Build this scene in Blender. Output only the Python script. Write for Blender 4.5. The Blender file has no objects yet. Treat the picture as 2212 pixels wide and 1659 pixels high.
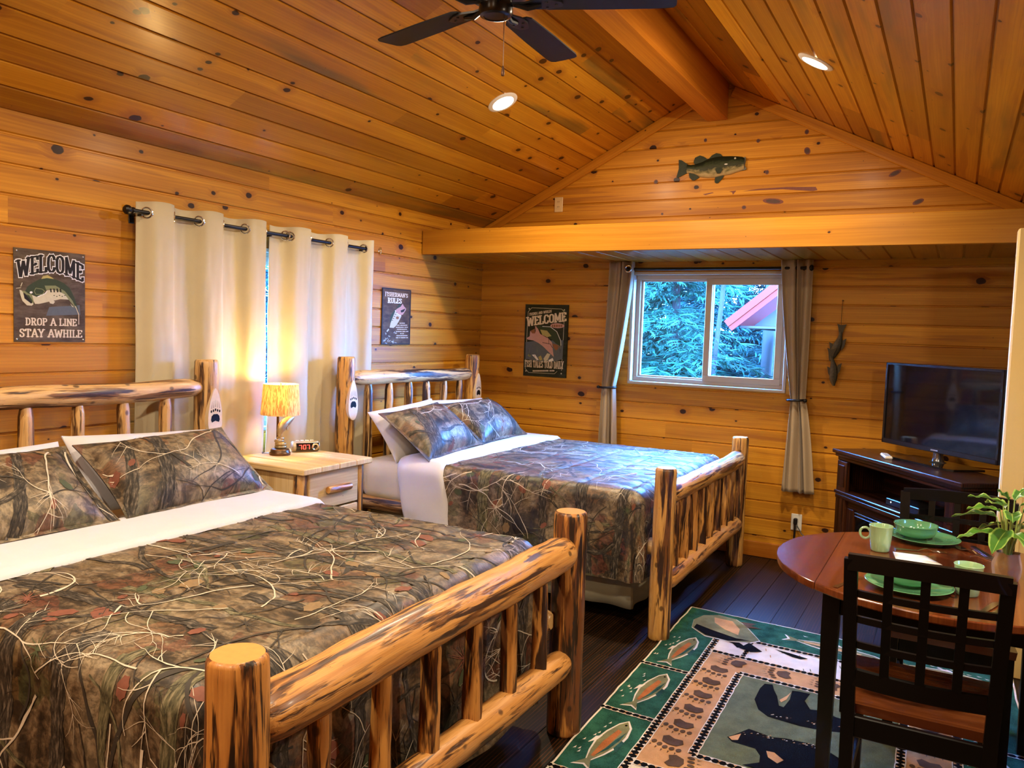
# cabin bedroom with two log beds
WORLD = 320.0; SKYC = (.09, .32, 1.0, 1); CAN = 66; EXPO = -0.5; LAMPW = 28
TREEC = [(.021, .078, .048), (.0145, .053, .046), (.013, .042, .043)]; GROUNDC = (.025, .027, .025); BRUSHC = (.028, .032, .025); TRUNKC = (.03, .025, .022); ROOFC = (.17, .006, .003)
import bpy, bmesh, math, random
import numpy as np
from mathutils import Vector, Matrix, noise
from mathutils.geometry import tessellate_polygon
PI = math.pi
LOCAL = set()
rng = random.Random(7)
C = bpy.context.scene.collection
sc = bpy.context.scene

# ------------------------------------------------------------------ mesh builder
class MB:
    def __init__(s):
        s.V = []; s.LC = []; s.F = []; s.FM = []; s.UV = []; s.R = []
    def face(s, idx, m=0, uv=None, r=0.0):
        s.F.append(tuple(idx)); s.FM.append(m); s.UV.append(uv); s.R.append(r)
    def vert(s, p, lc=(0, 0, 0)):
        s.V.append((p[0], p[1], p[2])); s.LC.append(lc); return len(s.V) - 1
    def quadp(s, pts, m=0, uv=None, r=0.0):
        b = [s.vert(p) for p in pts]; s.face(b, m, uv, r)
    def box(s, c, size, m=0, bev=0.004, rot=None, ua=None, r=None, uvo=(0, 0)):
        c = Vector(c); h = [x / 2 for x in size]; bev = min(bev, min(h) * .9)
        if ua is None: ua = max(range(3), key=lambda i: h[i])
        if r is None: r = rng.random()
        ids = {}; base = len(s.V); loc = []
        for sx in (-1, 1):
            for sy in (-1, 1):
                for sz in (-1, 1):
                    sg = (sx, sy, sz)
                    for k in range(3):
                        p = Vector([sg[i] * (h[i] if i == k else h[i] - bev) for i in range(3)])
                        ids[(sg, k)] = len(s.V); loc.append(p)
                        q = rot @ p if rot else p
                        s.vert(c + q)
        fs = []
        for k in range(3):
            a, b = [i for i in range(3) if i != k]
            for sg in (-1, 1):
                f = []
                for (p, q) in ((-1, -1), (1, -1), (1, 1), (-1, 1)):
                    t = [0, 0, 0]; t[k] = sg; t[a] = p; t[b] = q; f.append(ids[(tuple(t), k)])
                fs.append((f, k))
        for k in range(3):
            a, b = [i for i in range(3) if i != k]
            for p in (-1, 1):
                for q in (-1, 1):
                    t0 = [0, 0, 0]; t0[k] = -1; t0[a] = p; t0[b] = q; t1 = list(t0); t1[k] = 1
                    t0 = tuple(t0); t1 = tuple(t1)
                    fs.append(([ids[(t0, a)], ids[(t0, b)], ids[(t1, b)], ids[(t1, a)]], a))
        for sx in (-1, 1):
            for sy in (-1, 1):
                for sz in (-1, 1):
                    fs.append(([ids[((sx, sy, sz), k)] for k in range(3)], 0))
        for f, k in fs:
            P = [loc[i - base] for i in f]
            n = (P[1] - P[0]).cross(P[2] - P[0]); ce = sum(P, Vector()) / len(P)
            if n.dot(ce) < 0: f = f[::-1]; P = P[::-1]
            va = [i for i in range(3) if i != ua and i != k]
            va = va[0] if va else (ua + 1) % 3
            uu = ua if ua != k else [i for i in range(3) if i not in (k, va)][0]
            s.face(f, m, [(p[uu] + uvo[0], p[va] + uvo[1] + .3 * k) for p in P], r)
    def tube(s, pts, radii, seg=12, m=0, caps=True, closed=False):
        pts = [Vector(p) for p in pts]; n = len(pts)
        if not hasattr(radii, '__len__'): radii = [radii] * n
        rings = []; up = Vector((0, 0, 1)); prev = None
        for i, p in enumerate(pts):
            if closed: d = pts[(i + 1) % n] - pts[i - 1]
            else: d = pts[min(i + 1, n - 1)] - pts[max(i - 1, 0)]
            d = d.normalized() if d.length > 1e-9 else Vector((0, 0, 1))
            if prev is None:
                a = Vector((1, 0, 0)) if abs(d.x) < .9 else Vector((0, 1, 0))
                e1 = d.cross(a).normalized()
            else:
                e1 = (prev - d * prev.dot(d)).normalized()
            e2 = d.cross(e1); prev = e1
            rings.append([s.vert(p + (e1 * math.cos(2 * PI * k / seg) + e2 * math.sin(2 * PI * k / seg)) * radii[i]) for k in range(seg)])
        for i in range(n if closed else n - 1):
            A = rings[i]; B = rings[(i + 1) % n]
            for k in range(seg):
                s.face((A[k], A[(k + 1) % seg], B[(k + 1) % seg], B[k]), m)
        if caps and not closed:
            s.face(rings[0][::-1], m); s.face(rings[-1], m)
    def lathe(s, prof, c=(0, 0, 0), seg=24, m=0, ax=None):
        # prof [(r,z)], around z through c
        c = Vector(c); rings = []
        for r, z in prof:
            if r < 1e-6: rings.append([s.vert(c + Vector((0, 0, z)))])
            else: rings.append([s.vert(c + Vector((r * math.cos(2 * PI * k / seg), r * math.sin(2 * PI * k / seg), z))) for k in range(seg)])
        for A, B in zip(rings, rings[1:]):
            for k in range(seg):
                k2 = (k + 1) % seg
                if len(A) == 1 and len(B) == 1: continue
                if len(A) == 1: s.face((A[0], B[k2], B[k]), m)
                elif len(B) == 1: s.face((A[k], A[k2], B[0]), m)
                else: s.face((A[k], A[k2], B[k2], B[k]), m)
    def grid(s, fn, us, vs, m=0, uvs=True, r=0.0, mfn=None):
        idx = [[s.vert(fn(u, v)) for v in vs] for u in us]
        for i in range(len(us) - 1):
            for j in range(len(vs) - 1):
                uv = [(us[i], vs[j]), (us[i + 1], vs[j]), (us[i + 1], vs[j + 1]), (us[i], vs[j + 1])] if uvs else None
                s.face((idx[i][j], idx[i + 1][j], idx[i + 1][j + 1], idx[i][j + 1]), mfn(us[i], vs[j]) if mfn else m, uv, r)
        return idx
    def poly(s, fr, pts, off=0.0, m=0):
        # flat polygon in frame fr = (O, ex, ey, n)
        O, ex, ey, n = fr
        b = len(s.V)
        for p in pts: s.vert(O + ex * p[0] + ey * p[1] + n * off)
        for t in tessellate_polygon([[Vector((p[0], p[1], 0)) for p in pts]]):
            A, B, Cc = [Vector(pts[i]) for i in t]
            if (B - A).cross(Cc - A) < 0: t = t[::-1]
            s.face([b + i for i in t], m, [tuple(pts[i]) for i in t])
    def prism(s, fr, pts, d0, d1, m=0):
        O, ex, ey, n = fr
        s.poly(fr, pts, d1, m); s.poly(fr, pts, d0, m)
        k = len(pts); a = [s.vert(O + ex * p[0] + ey * p[1] + n * d0) for p in pts]; b = [s.vert(O + ex * p[0] + ey * p[1] + n * d1) for p in pts]
        for i in range(k): s.face((a[i], a[(i + 1) % k], b[(i + 1) % k], b[i]), m)
    def log(s, p0, p1, r0, r1, seed=0, seg=22, m=0, mc=1, bump=.07, taper0=None, taper1=None, caps=True, step=.035, crown=True):
        p0 = Vector(p0); p1 = Vector(p1); L = (p1 - p0).length; d = (p1 - p0) / L
        a = Vector((1, 0, 0)) if abs(d.x) < .8 else Vector((0, 1, 0))
        e1 = d.cross(a).normalized(); e2 = d.cross(e1)
        n = max(3, int(L / step)); ts = [L * i / n for i in range(n + 1)]
        if crown: ts = [0, .004, .012] + [t for t in ts if .02 < t < L - .02] + [L - .012, L - .004, L]
        so = seed * 13.7; rings = []
        for t in ts:
            f = t / L; r = r0 + (r1 - r0) * f
            if crown:
                e = min(t, L - t)
                if e < .002: r -= min(.009, r * .15)
                elif e < .006: r -= min(.004, r * .08)
                elif e < .013: r -= min(.001, r * .02)
            if taper0 and t < taper0[0]: r *= taper0[1] + (1 - taper0[1]) * min(1, t / taper0[0]) ** .7
            if taper1 and L - t < taper1[0]: r *= taper1[1] + (1 - taper1[1]) * min(1, (L - t) / taper1[0]) ** .7
            ring = []
            for k in range(seg):
                th = 2 * PI * k / seg; c, sn = math.cos(th), math.sin(th)
                nz = noise.noise((c * 1.3 + so, sn * 1.3, t * 5)) + .5 * noise.noise((c * 3 + so, sn * 3, t * 14 + 5))
                bend = noise.noise((so, t * 1.6, 3.3)) * r0 * .25
                rr = r * (1 + bump * nz)
                ring.append(s.vert(p0 + d * t + (e1 * c + e2 * sn) * rr + e1 * bend, (t + so, c * rr + so, sn * rr)))
            rings.append(ring)
        for A, B in zip(rings, rings[1:]):
            for k in range(seg): s.face((A[k], A[(k + 1) % seg], B[(k + 1) % seg], B[k]), m)
        if caps:
            for ring, sg in ((rings[0], -1), (rings[-1], 1)):
                ctr = sum((Vector(s.V[i]) for i in ring), Vector()) / seg
                f = [s.vert(s.V[i], s.LC[i]) for i in ring]; ci = s.vert(ctr, (s.LC[ring[0]][0], so, 0))
                for k in range(seg):
                    t = (f[k], f[(k + 1) % seg], ci)
                    s.face(t if sg > 0 else t[::-1], mc)
    def build(s, name, mats, parent=None, smooth=True, ang=35, top_origin=None):
        me = bpy.data.meshes.new(name)
        V = np.array(s.V, dtype=np.float64).reshape(-1, 3)
        off = np.zeros(3)
        if parent is not None:
            w = Vector((0, 0, 0)); q = parent; loc = False
            while q is not None:
                w += q.location; loc = loc or q.name in LOCAL; q = q.parent
            off = np.zeros(3) if loc else np.array(w)
        elif top_origin is not None: off = np.array(top_origin)
        else:
            mn = V.min(0); mx = V.max(0); off = np.array([(mn[0] + mx[0]) / 2, (mn[1] + mx[1]) / 2, mn[2]])
        me.from_pydata((V - off).tolist(), [], s.F)
        me.polygons.foreach_set('material_index', s.FM)
        if any(u is not None for u in s.UV):
            ul = me.uv_layers.new(name='UVMap'); arr = []
            for f, u in zip(s.F, s.UV):
                arr += [x for p in u for x in p] if u else [0.0] * (2 * len(f))
            ul.data.foreach_set('uv', arr)
        at = me.attributes.new('rnd', 'FLOAT', 'FACE'); at.data.foreach_set('value', s.R)
        if any(l != (0, 0, 0) for l in s.LC):
            a2 = me.attributes.new('lc', 'FLOAT_VECTOR', 'POINT'); a2.data.foreach_set('vector', [x for l in s.LC for x in l])
        if smooth:
            me.polygons.foreach_set('use_smooth', [True] * len(s.F))
            me.set_sharp_from_angle(angle=math.radians(ang))
        me.update()
        o = bpy.data.objects.new(name, me); C.objects.link(o)
        if not isinstance(mats, (list, tuple)): mats = [mats]
        for m in mats: me.materials.append(m)
        if parent is not None: o.parent = parent
        else: o.location = off
        return o

def tag(o, label, cat=None, group=None, kind=None):
    o['label'] = label
    if cat: o['category'] = cat
    if group: o['group'] = group
    if kind: o['kind'] = kind
    return o
def thing(name, label, cat, loc=(0, 0, 0), rotz=0, group=None, local=False):
    o = bpy.data.objects.new(name, None); C.objects.link(o); o.empty_display_size = .1
    o.location = loc; o.rotation_euler = (0, 0, rotz); tag(o, label, cat, group)
    if local or rotz: LOCAL.add(o.name)
    return o
def dup(root, loc, rotz, label, group=None):
    r = root.copy(); C.objects.link(r); r.location = loc; r.rotation_euler = (0, 0, rotz); r['label'] = label
    if group: r['group'] = group
    for ch in list(root.children):
        c = ch.copy(); C.objects.link(c); c.parent = r
        for g in list(ch.children):
            d = g.copy(); C.objects.link(d); d.parent = c
    return r
def RZ(a): return Matrix.Rotation(a, 3, 'Z')
def frame(O, ex, ey):
    ex = Vector(ex).normalized(); ey = Vector(ey).normalized(); return (Vector(O), ex, ey, ex.cross(ey))

# ------------------------------------------------------------------ materials
def nmat(name):
    m = bpy.data.materials.new(name); m.use_nodes = True; return m, m.node_tree, m.node_tree.nodes['Principled BSDF']
def nd(nt, t, props=None, **ins):
    n = nt.nodes.new(t)
    for k, v in (props or {}).items(): setattr(n, k, v)
    for k, v in ins.items():
        sk = n.inputs[int(k[1:])] if k[0] == '_' else n.inputs[k.replace('_', ' ')]
        if isinstance(v, bpy.types.NodeSocket): nt.links.new(v, sk)
        else: sk.default_value = v
    return n
def c4(c): return (c[0], c[1], c[2], 1)
def mth(nt, op, a, b=0.0, c=0.0, clamp=False): return nd(nt, 'ShaderNodeMath', {'operation': op, 'use_clamp': clamp}, _0=a, _1=b, _2=c).outputs[0]
def mixc(nt, f, a, b, bt='MIX'):
    a = c4(a) if isinstance(a, tuple) else a; b = c4(b) if isinstance(b, tuple) else b
    return nd(nt, 'ShaderNodeMix', {'data_type': 'RGBA', 'blend_type': bt}, _0=f, _6=a, _7=b).outputs[2]
def ramp(nt, f, stops, interp='LINEAR'):
    n = nt.nodes.new('ShaderNodeValToRGB'); e = n.color_ramp.elements; n.color_ramp.interpolation = interp
    while len(e) < len(stops): e.new(.5)
    for i, (p, c) in enumerate(stops): e[i].position = p; e[i].color = c4(c)
    nt.links.new(f, n.inputs[0]); return n.outputs[0]
def step(nt, f, lo, hi): return nd(nt, 'ShaderNodeMapRange', {'interpolation_type': 'SMOOTHSTEP'}, _0=f, _1=lo, _2=hi).outputs[0]
def noi(nt, vec, scale=1.0, detail=3.0, rough=.55, dist=0.0): return nd(nt, 'ShaderNodeTexNoise', None, Vector=vec, Scale=scale, Detail=detail, Roughness=rough, Distortion=dist).outputs[0]
def setp(b, **k):
    for n, v in k.items():
        s = b.inputs[n.replace('_', ' ')]
        if isinstance(v, bpy.types.NodeSocket): b.id_data.links.new(v, s)
        else: s.default_value = v
def bump(nt, b, h, strength=.2, dist=.01):
    n = nd(nt, 'ShaderNodeBump', None, Strength=strength, Distance=dist, Height=h); nt.links.new(n.outputs[0], b.inputs['Normal'])
def plain(name, col, rough=.5, metal=0.0, coat=0.0, spec=.5, nz=0.0, nscale=40.0, emit=None, es=0.0, sheen=0.0):
    m, nt, b = nmat(name); setp(b, Roughness=rough, Metallic=metal, Coat_Weight=coat, Specular_IOR_Level=spec, Sheen_Weight=sheen)
    co = nd(nt, 'ShaderNodeTexCoord').outputs['Object']
    f = noi(nt, co, nscale, 3)
    cc = mixc(nt, f, tuple(x * (1 - nz) for x in col), tuple(min(1, x * (1 + nz)) for x in col))
    setp(b, Base_Color=cc)
    if emit: setp(b, Emission_Color=c4(emit), Emission_Strength=es)
    return m

def pine(name, cd, cm, cl, knotc=(.028, .008, .003), rough=.36, knots=1.0, streak=.6, coat=.15, vary=.3, streakc=(.22, .06, .012), blue=0.0, ring=.22):
    m, nt, b = nmat(name)
    uv = nd(nt, 'ShaderNodeTexCoord').outputs['UV']; sp = nd(nt, 'ShaderNodeSeparateXYZ', None, _0=uv)
    rnd = nd(nt, 'ShaderNodeAttribute', {'attribute_name': 'rnd'}).outputs['Fac']
    off = mth(nt, 'MULTIPLY', rnd, 41.0)
    u = mth(nt, 'ADD', sp.outputs[0], off); v = sp.outputs[1]
    vo = mth(nt, 'ADD', v, mth(nt, 'MULTIPLY', rnd, 7.7))
    r2 = mth(nt, 'FRACT', mth(nt, 'MULTIPLY', rnd, 17.31)); r3 = mth(nt, 'FRACT', mth(nt, 'MULTIPLY', rnd, 53.7))
    # knots
    kv = nd(nt, 'ShaderNodeCombineXYZ', None, _0=mth(nt, 'MULTIPLY', u, .72), _1=vo, _2=0.0).outputs[0]
    vor = nd(nt, 'ShaderNodeTexVoronoi', {'voronoi_dimensions': '2D'}, Vector=kv, Scale=6.2)
    cr = nd(nt, 'ShaderNodeSeparateColor', None, _0=vor.outputs['Color'])
    wob = noi(nt, kv, 30, 2)
    d = mth(nt, 'ADD', vor.outputs['Distance'], mth(nt, 'MULTIPLY', mth(nt, 'SUBTRACT', wob, .5), .06))
    r = mth(nt, 'MULTIPLY', mth(nt, 'POWER', mth(nt, 'MAXIMUM', mth(nt, 'SUBTRACT', cr.outputs[0], 1 - .42 * knots), 0.0), 1.5), .34)
    kn = mth(nt, 'ADD', mth(nt, 'DIVIDE', mth(nt, 'SUBTRACT', r, d), .02), .5, clamp=True)
    halo = mth(nt, 'MULTIPLY', mth(nt, 'DIVIDE', mth(nt, 'SUBTRACT', mth(nt, 'MULTIPLY', r, 3.2), d), .2, clamp=True), mth(nt, 'GREATER_THAN', r, 0.01))
    warp = noi(nt, nd(nt, 'ShaderNodeCombineXYZ', None, _0=mth(nt, 'MULTIPLY', u, 1.3), _1=mth(nt, 'MULTIPLY', vo, 7), _2=off).outputs[0], 1, 2)
    vg = mth(nt, 'ADD', mth(nt, 'ADD', vo, mth(nt, 'MULTIPLY', halo, .02)), mth(nt, 'MULTIPLY', warp, .035))
    g = noi(nt, nd(nt, 'ShaderNodeCombineXYZ', None, _0=mth(nt, 'MULTIPLY', u, 1.1), _1=mth(nt, 'MULTIPLY', vg, 45), _2=off).outputs[0], 1, 4, .6)
    big = noi(nt, nd(nt, 'ShaderNodeCombineXYZ', None, _0=mth(nt, 'MULTIPLY', u, .5), _1=mth(nt, 'MULTIPLY', vo, 9), _2=off).outputs[0], 1, 2)
    g2 = mth(nt, 'ADD', mth(nt, 'MULTIPLY', g, .55), mth(nt, 'MULTIPLY', big, .45))
    col = ramp(nt, g2, [(.36, cd), (.5, cm), (.62, cl)])
    rg = mth(nt, 'SINE', mth(nt, 'ADD', mth(nt, 'MULTIPLY', vg, 430.0), mth(nt, 'MULTIPLY', big, 9.0)))
    col = mixc(nt, mth(nt, 'MULTIPLY', mth(nt, 'MULTIPLY', step(nt, rg, .35, .95), ring), step(nt, g, .3, .6)), col, streakc)
    br = mth(nt, 'ADD', 1 - vary * .55, mth(nt, 'MULTIPLY', r2, vary))
    col = mixc(nt, 1.0, col, nd(nt, 'ShaderNodeCombineColor', None, _0=br, _1=mth(nt, 'POWER', br, 1.15), _2=mth(nt, 'POWER', br, 1.3)).outputs[0], 'MULTIPLY')
    st = noi(nt, nd(nt, 'ShaderNodeCombineXYZ', None, _0=mth(nt, 'MULTIPLY', u, .9), _1=mth(nt, 'MULTIPLY', vg, 17), _2=mth(nt, 'ADD', off, 9.0)).outputs[0], 1, 2.5)
    sm = mth(nt, 'MULTIPLY', step(nt, mth(nt, 'ADD', st, mth(nt, 'MULTIPLY', r3, .12)), .64, .70), streak)
    col = mixc(nt, sm, col, streakc)
    if blue:
        bs = noi(nt, nd(nt, 'ShaderNodeCombineXYZ', None, _0=mth(nt, 'MULTIPLY', u, .6), _1=mth(nt, 'MULTIPLY', vo, 5), _2=mth(nt, 'ADD', off, 3.0)).outputs[0], 1, 3)
        col = mixc(nt, mth(nt, 'MULTIPLY', step(nt, mth(nt, 'ADD', bs, mth(nt, 'MULTIPLY', r3, .2)), .66, .82), blue), col, (.13, .085, .018))
    col = mixc(nt, mth(nt, 'MULTIPLY', halo, .45), col, streakc)
    col = mixc(nt, kn, col, knotc)
    setp(b, Base_Color=col, Roughness=rough, Coat_Weight=coat, Coat_Roughness=.2, Specular_IOR_Level=.22)
    bump(nt, b, g, .08, .004)
    return m

def bark(name, cl, cm, cd, cdd, amount=.5, rough=.42, coat=.12, sc_=1.0):
    m, nt, b = nmat(name)
    lc = nd(nt, 'ShaderNodeAttribute', {'attribute_name': 'lc'}).outputs['Vector']
    def mp(a, c): return nd(nt, 'ShaderNodeVectorMath', {'operation': 'MULTIPLY'}, _0=lc, _1=(a, c, c)).outputs[0]
    g = noi(nt, mp(4, 70), 1, 3); base = ramp(nt, g, [(.3, cm), (.6, cl)])
    n1 = noi(nt, mp(2.0 * sc_, 26 * sc_), 1, 4.5, .62, .5)
    mid = step(nt, n1, .62 - .2 * amount, .70 - .2 * amount)
    n2 = noi(nt, mp(3.0 * sc_, 38 * sc_), 1, 4, .6, .3)
    dk = mth(nt, 'MULTIPLY', mid, step(nt, n2, .46, .54))
    col = mixc(nt, mid, base, cd); col = mixc(nt, dk, col, cdd)
    sp = nd(nt, 'ShaderNodeTexVoronoi', None, Vector=mp(9, 12), Scale=1.0)
    kn = step(nt, sp.outputs['Distance'], .16, .08)
    col = mixc(nt, mth(nt, 'MULTIPLY', kn, .8), col, cdd)
    ck = noi(nt, mp(1.2, 60), 1, 2, .5, .6); ckm = step(nt, mth(nt, 'ABSOLUTE', mth(nt, 'SUBTRACT', ck, .5)), .010, .002)
    col = mixc(nt, mth(nt, 'MULTIPLY', ckm, .55), col, cdd)
    setp(b, Base_Color=col, Roughness=rough, Coat_Weight=coat, Coat_Roughness=.18)
    bump(nt, b, mth(nt, 'SUBTRACT', g, mth(nt, 'MULTIPLY', mid, .8)), .35, .004)
    return m
def logend(name, cl, cd):
    m, nt, b = nmat(name)
    lc = nd(nt, 'ShaderNodeAttribute', {'attribute_name': 'lc'}).outputs['Vector']
    n = noi(nt, lc, 60, 3); w = noi(nt, lc, 12, 2)
    col = mixc(nt, mth(nt, 'MULTIPLY', n, .5), cl, cd); col = mixc(nt, step(nt, w, .6, .75), col, cd)
    setp(b, Base_Color=col, Roughness=.45); return m
def fabric(name, col, rough=.9, nz=.06, weave=900, bs=.1, sheen=.15, transl=0.0):
    m, nt, b = nmat(name); co = nd(nt, 'ShaderNodeTexCoord').outputs['Object']
    n = noi(nt, co, 9, 4); wv = noi(nt, co, weave, 1)
    cc = mixc(nt, n, tuple(x * (1 - nz) for x in col), tuple(min(1, x * (1 + nz)) for x in col))
    setp(b, Base_Color=cc, Roughness=rough, Sheen_Weight=sheen, Specular_IOR_Level=.2)
    bump(nt, b, mth(nt, 'ADD', noi(nt, co, 22, 4), mth(nt, 'MULTIPLY', wv, .12)), bs, .006)
    if transl:
        t = nd(nt, 'ShaderNodeBsdfTranslucent', None, Color=cc); mx = nd(nt, 'ShaderNodeMixShader', None, _0=transl, _1=b.outputs[0], _2=t.outputs[0])
        nt.links.new(mx.outputs[0], nt.nodes['Material Output'].inputs[0])
    return m

PINE_WALL = pine('pine_wall', (.37, .14, .008), (.49, .20, .0115), (.59, .265, .018), streak=.42, rough=.46, coat=.04, knots=1.25)
PINE_CEIL = pine('pine_ceiling', (.36, .14, .0075), (.45, .19, .010), (.53, .245, .016), streak=.32, blue=.8, coat=.22, rough=.34, vary=.6, knots=1.3)
PINE_SOFF = pine('pine_soffit', (.34, .13, .0075), (.43, .18, .010), (.51, .235, .016), streak=.3, coat=.9, rough=.28, vary=.5)
PINE_BEAM = pine('pine_beam', (.30, .085, .006), (.40, .125, .009), (.48, .17, .014), knots=.25, streak=.15, vary=.1, rough=.36)
PINE_TRIM = pine('pine_trim', (.36, .13, .008), (.46, .18, .011), (.54, .235, .018), knots=.4, streak=.15, vary=.1, rough=.4)
PINE_LEDGE = pine('pine_ledge', (.25, .095, .006), (.33, .13, .008), (.38, .165, .013), knots=.6, streak=.08, vary=.1, rough=.34)
PINE_PALE = pine('pine_pale', (.50, .33, .14), (.66, .46, .21), (.76, .57, .30), knotc=(.2, .09, .03), knots=.5, streak=.3, streakc=(.35, .17, .05), vary=.2, rough=.4)
FLOORM = pine('dark_floor_planks', (.005, .003, .0015), (.009, .005, .002), (.015, .008, .003), knots=.1, streak=.0, vary=.4, rough=.42, coat=.02)
CREAM = plain('cream_painted_wall', (.74, .56, .22), .6, nz=.05, nscale=6)
BARK_FOOT = bark('log_amber', (.58, .26, .058), (.40, .15, .03), (.15, .05, .012), (.02, .010, .005), .95)
BARK_RAIL = bark('log_rail_amber', (.62, .30, .08), (.44, .18, .04), (.19, .07, .018), (.05, .02, .008), .50)
BARK_HEAD = bark('log_honey', (.62, .38, .15), (.45, .24, .075), (.19, .085, .026), (.04, .018, .008), .62)
BARK_MIX = bark('log_piebald', (.66, .42, .17), (.50, .27, .09), (.13, .055, .02), (.03, .014, .007), .78)
BARK_POST2 = bark('log_gold', (.62, .33, .085), (.44, .20, .045), (.15, .055, .014), (.03, .012, .005), .72)
END_A = logend('log_end_amber', (.60, .30, .075), (.42, .17, .04)); END_B = logend('log_end_pale', (.66, .42, .17), (.48, .26, .09))
WHITE_SHEET = fabric('white_sheet', (.60, .58, .62)); CREAM_SHEET = fabric('cream_sheet', (.72, .65, .50)); SKIRT = fabric('bed_skirt_khaki', (.34, .30, .20))
CURT_L = fabric('cream_curtain', (.50, .43, .29), transl=0, bs=.06); CURT_B = fabric('taupe_curtain', (.34, .25, .155), bs=.08)
BLACKM = plain('black_metal', (.012, .011, .012), .35, .6); CHROME = plain('chrome', (.75, .73, .70), .18, 1.0); BLACKP = plain('black_plastic', (.008, .008, .009), .3)
DARKWOOD = plain('espresso_wood', (.0022, .0015, .0012), .36, nz=.3, nscale=14, coat=.03, spec=.25)
# ------------------------------------------------------------------ room shell
XL, YB = -3.54, 5.86; RX, RZT, SL = -1.59, 3.382, .503; XR, YF = 1.5, -1.7
def ceil_z(x): return RZT - SL * abs(x - RX)
def boards(mb, O, eu, ev, n, u0, u1, v0, v1, w, hole=None, clip=None, g=.010, ch=.010, seed=1, Lr=(2.2, 4.2), m=0):
    O = Vector(O); eu = Vector(eu); ev = Vector(ev); n = Vector(n); rr = random.Random(seed)
    flip = eu.cross(ev).dot(n) < 0
    v = v0
    while v < v1 - 1e-4:
        t = min(v + w, v1); vs = [v, t]
        if hole:
            for hv in hole[2:]:
                if v + .002 < hv < t - .002: vs.append(hv)
        vs.sort()
        cuts = [u0]; x = u0 + rr.uniform(.3, Lr[1])
        while x < u1 - .3: cuts.append(x); x += rr.uniform(*Lr)
        cuts.append(u1); rn = [rr.random() for _ in cuts]
        for a, b in zip(vs, vs[1:]):
            mid = (a + b) / 2
            segs = [(cuts[i], cuts[i + 1], rn[i]) for i in range(len(cuts) - 1)]
            if hole and hole[2] - 1e-3 < mid < hole[3] + 1e-3:
                ns = []
                for p, q, r in segs:
                    if p < hole[0]: ns.append((p, min(q, hole[0]), r))
                    if q > hole[1]: ns.append((max(p, hole[1]), q, r))
                segs = ns
            prof = []
            if abs(a - v) < 1e-6: prof += [(a, -g), (a + .0035, -g), (a + ch, 0)]
            else: prof += [(a, 0)]
            if abs(b - t) < 1e-6: prof += [(b - ch * .5, 0), (b, -g)]
            else: prof += [(b, 0)]
            for p, q, r in segs:
                L = []; Rr = []
                for (vv, d) in prof:
                    p2, q2 = p, q
                    if clip:
                        l, h = clip(vv); p2 = max(p, l); q2 = min(q, h)
                        if q2 < p2: q2 = p2 = (p2 + q2) / 2
                    L.append((p2, vv, d)); Rr.append((q2, vv, d))
                if max(y[0] - x[0] for x, y in zip(L, Rr)) < 1e-4: continue
                for i in range(len(prof) - 1):
                    qd = [L[i], Rr[i], Rr[i + 1], L[i + 1]]
                    if flip: qd = qd[::-1]
                    mb.quadp([O + eu * k[0] + ev * k[1] + n * k[2] for k in qd], m, [(k[0], k[1]) for k in qd], r)
        v = t
def struct(o, label, cat): return tag(o, label, cat, kind='structure')

# floor
mb = MB(); boards(mb, (0, 0, 0), (0, 1, 0), (1, 0, 0), (0, 0, 1), YF, YB, XL, XR, .13, g=.003, ch=.003, seed=3)
mb.box(((XL + XR) / 2, (YF + YB) / 2, -.06), (XR - XL, YB - YF, .1), 0, .001)
struct(mb.build('floor', FLOORM, smooth=False), 'dark espresso plank floor of the cabin room', 'floor')
# left wall with window
HL = (2.82, 4.02, .92, 1.98)
mb = MB(); boards(mb, (XL, 0, 0), (0, 1, 0), (0, 0, 1), (1, 0, 0), YF, YB, .02, ceil_z(XL) + .03, .127, hole=HL, seed=11)
def slab(mb, axis, a0, a1, u0, u1, v0, v1, hole=None):
    def bx(U0, U1, V0, V1):
        if U1 - U0 < .01 or V1 - V0 < .01: return
        if axis == 0: mb.box(((a0 + a1) / 2, (U0 + U1) / 2, (V0 + V1) / 2), (a1 - a0, U1 - U0, V1 - V0), 0, .0005)
        else: mb.box(((U0 + U1) / 2, (a0 + a1) / 2, (V0 + V1) / 2), (U1 - U0, a1 - a0, V1 - V0), 0, .0005)
    if hole:
        bx(u0, hole[0], v0, v1); bx(hole[1], u1, v0, v1); bx(hole[0], hole[1], v0, hole[2]); bx(hole[0], hole[1], hole[3], v1)
    else: bx(u0, u1, v0, v1)
slab(mb, 0, XL - .13, XL - .008, YF - .1, YB + .13, 0, ceil_z(XL) + .02, HL)
struct(mb.build('wall_left', PINE_WALL, smooth=False), 'knotty pine board wall behind both log headboards', 'wall')
# back wall with window and gable
HB = (-2.205, -1.035, 1.18, 2.03)
mb = MB(); boards(mb, (0, YB, 0), (1, 0, 0), (0, 0, 1), (0, -1, 0), XL, XR, .02, RZT + .02, .127, hole=HB, seed=23, Lr=(2.6, 4.6),
    clip=lambda z: (max(XL, RX - max(0, (RZT + .02 - z) / SL)), min(XR, RX + max(0, (RZT + .02 - z) / SL))))
slab(mb, 1, YB + .008, YB + .13, XL, XR, 0, 1.8, (HB[0], HB[1], HB[2], 1.8 + 0))
zt = 1.8
mb.box((-2.8725, YB + .069, (1.8 + 2.35) / 2), (XL * -1 - 2.205, .122, .55), 0, .0005); mb.box(((XR + HB[1]) / 2, YB + .069, 1.95), (XR - HB[1], .122, .3), 0, .0005)
mb.box(((HB[0] + HB[1]) / 2, YB + .069, 2.19), (HB[1] - HB[0], .122, .32), 0, .0005)
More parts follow.
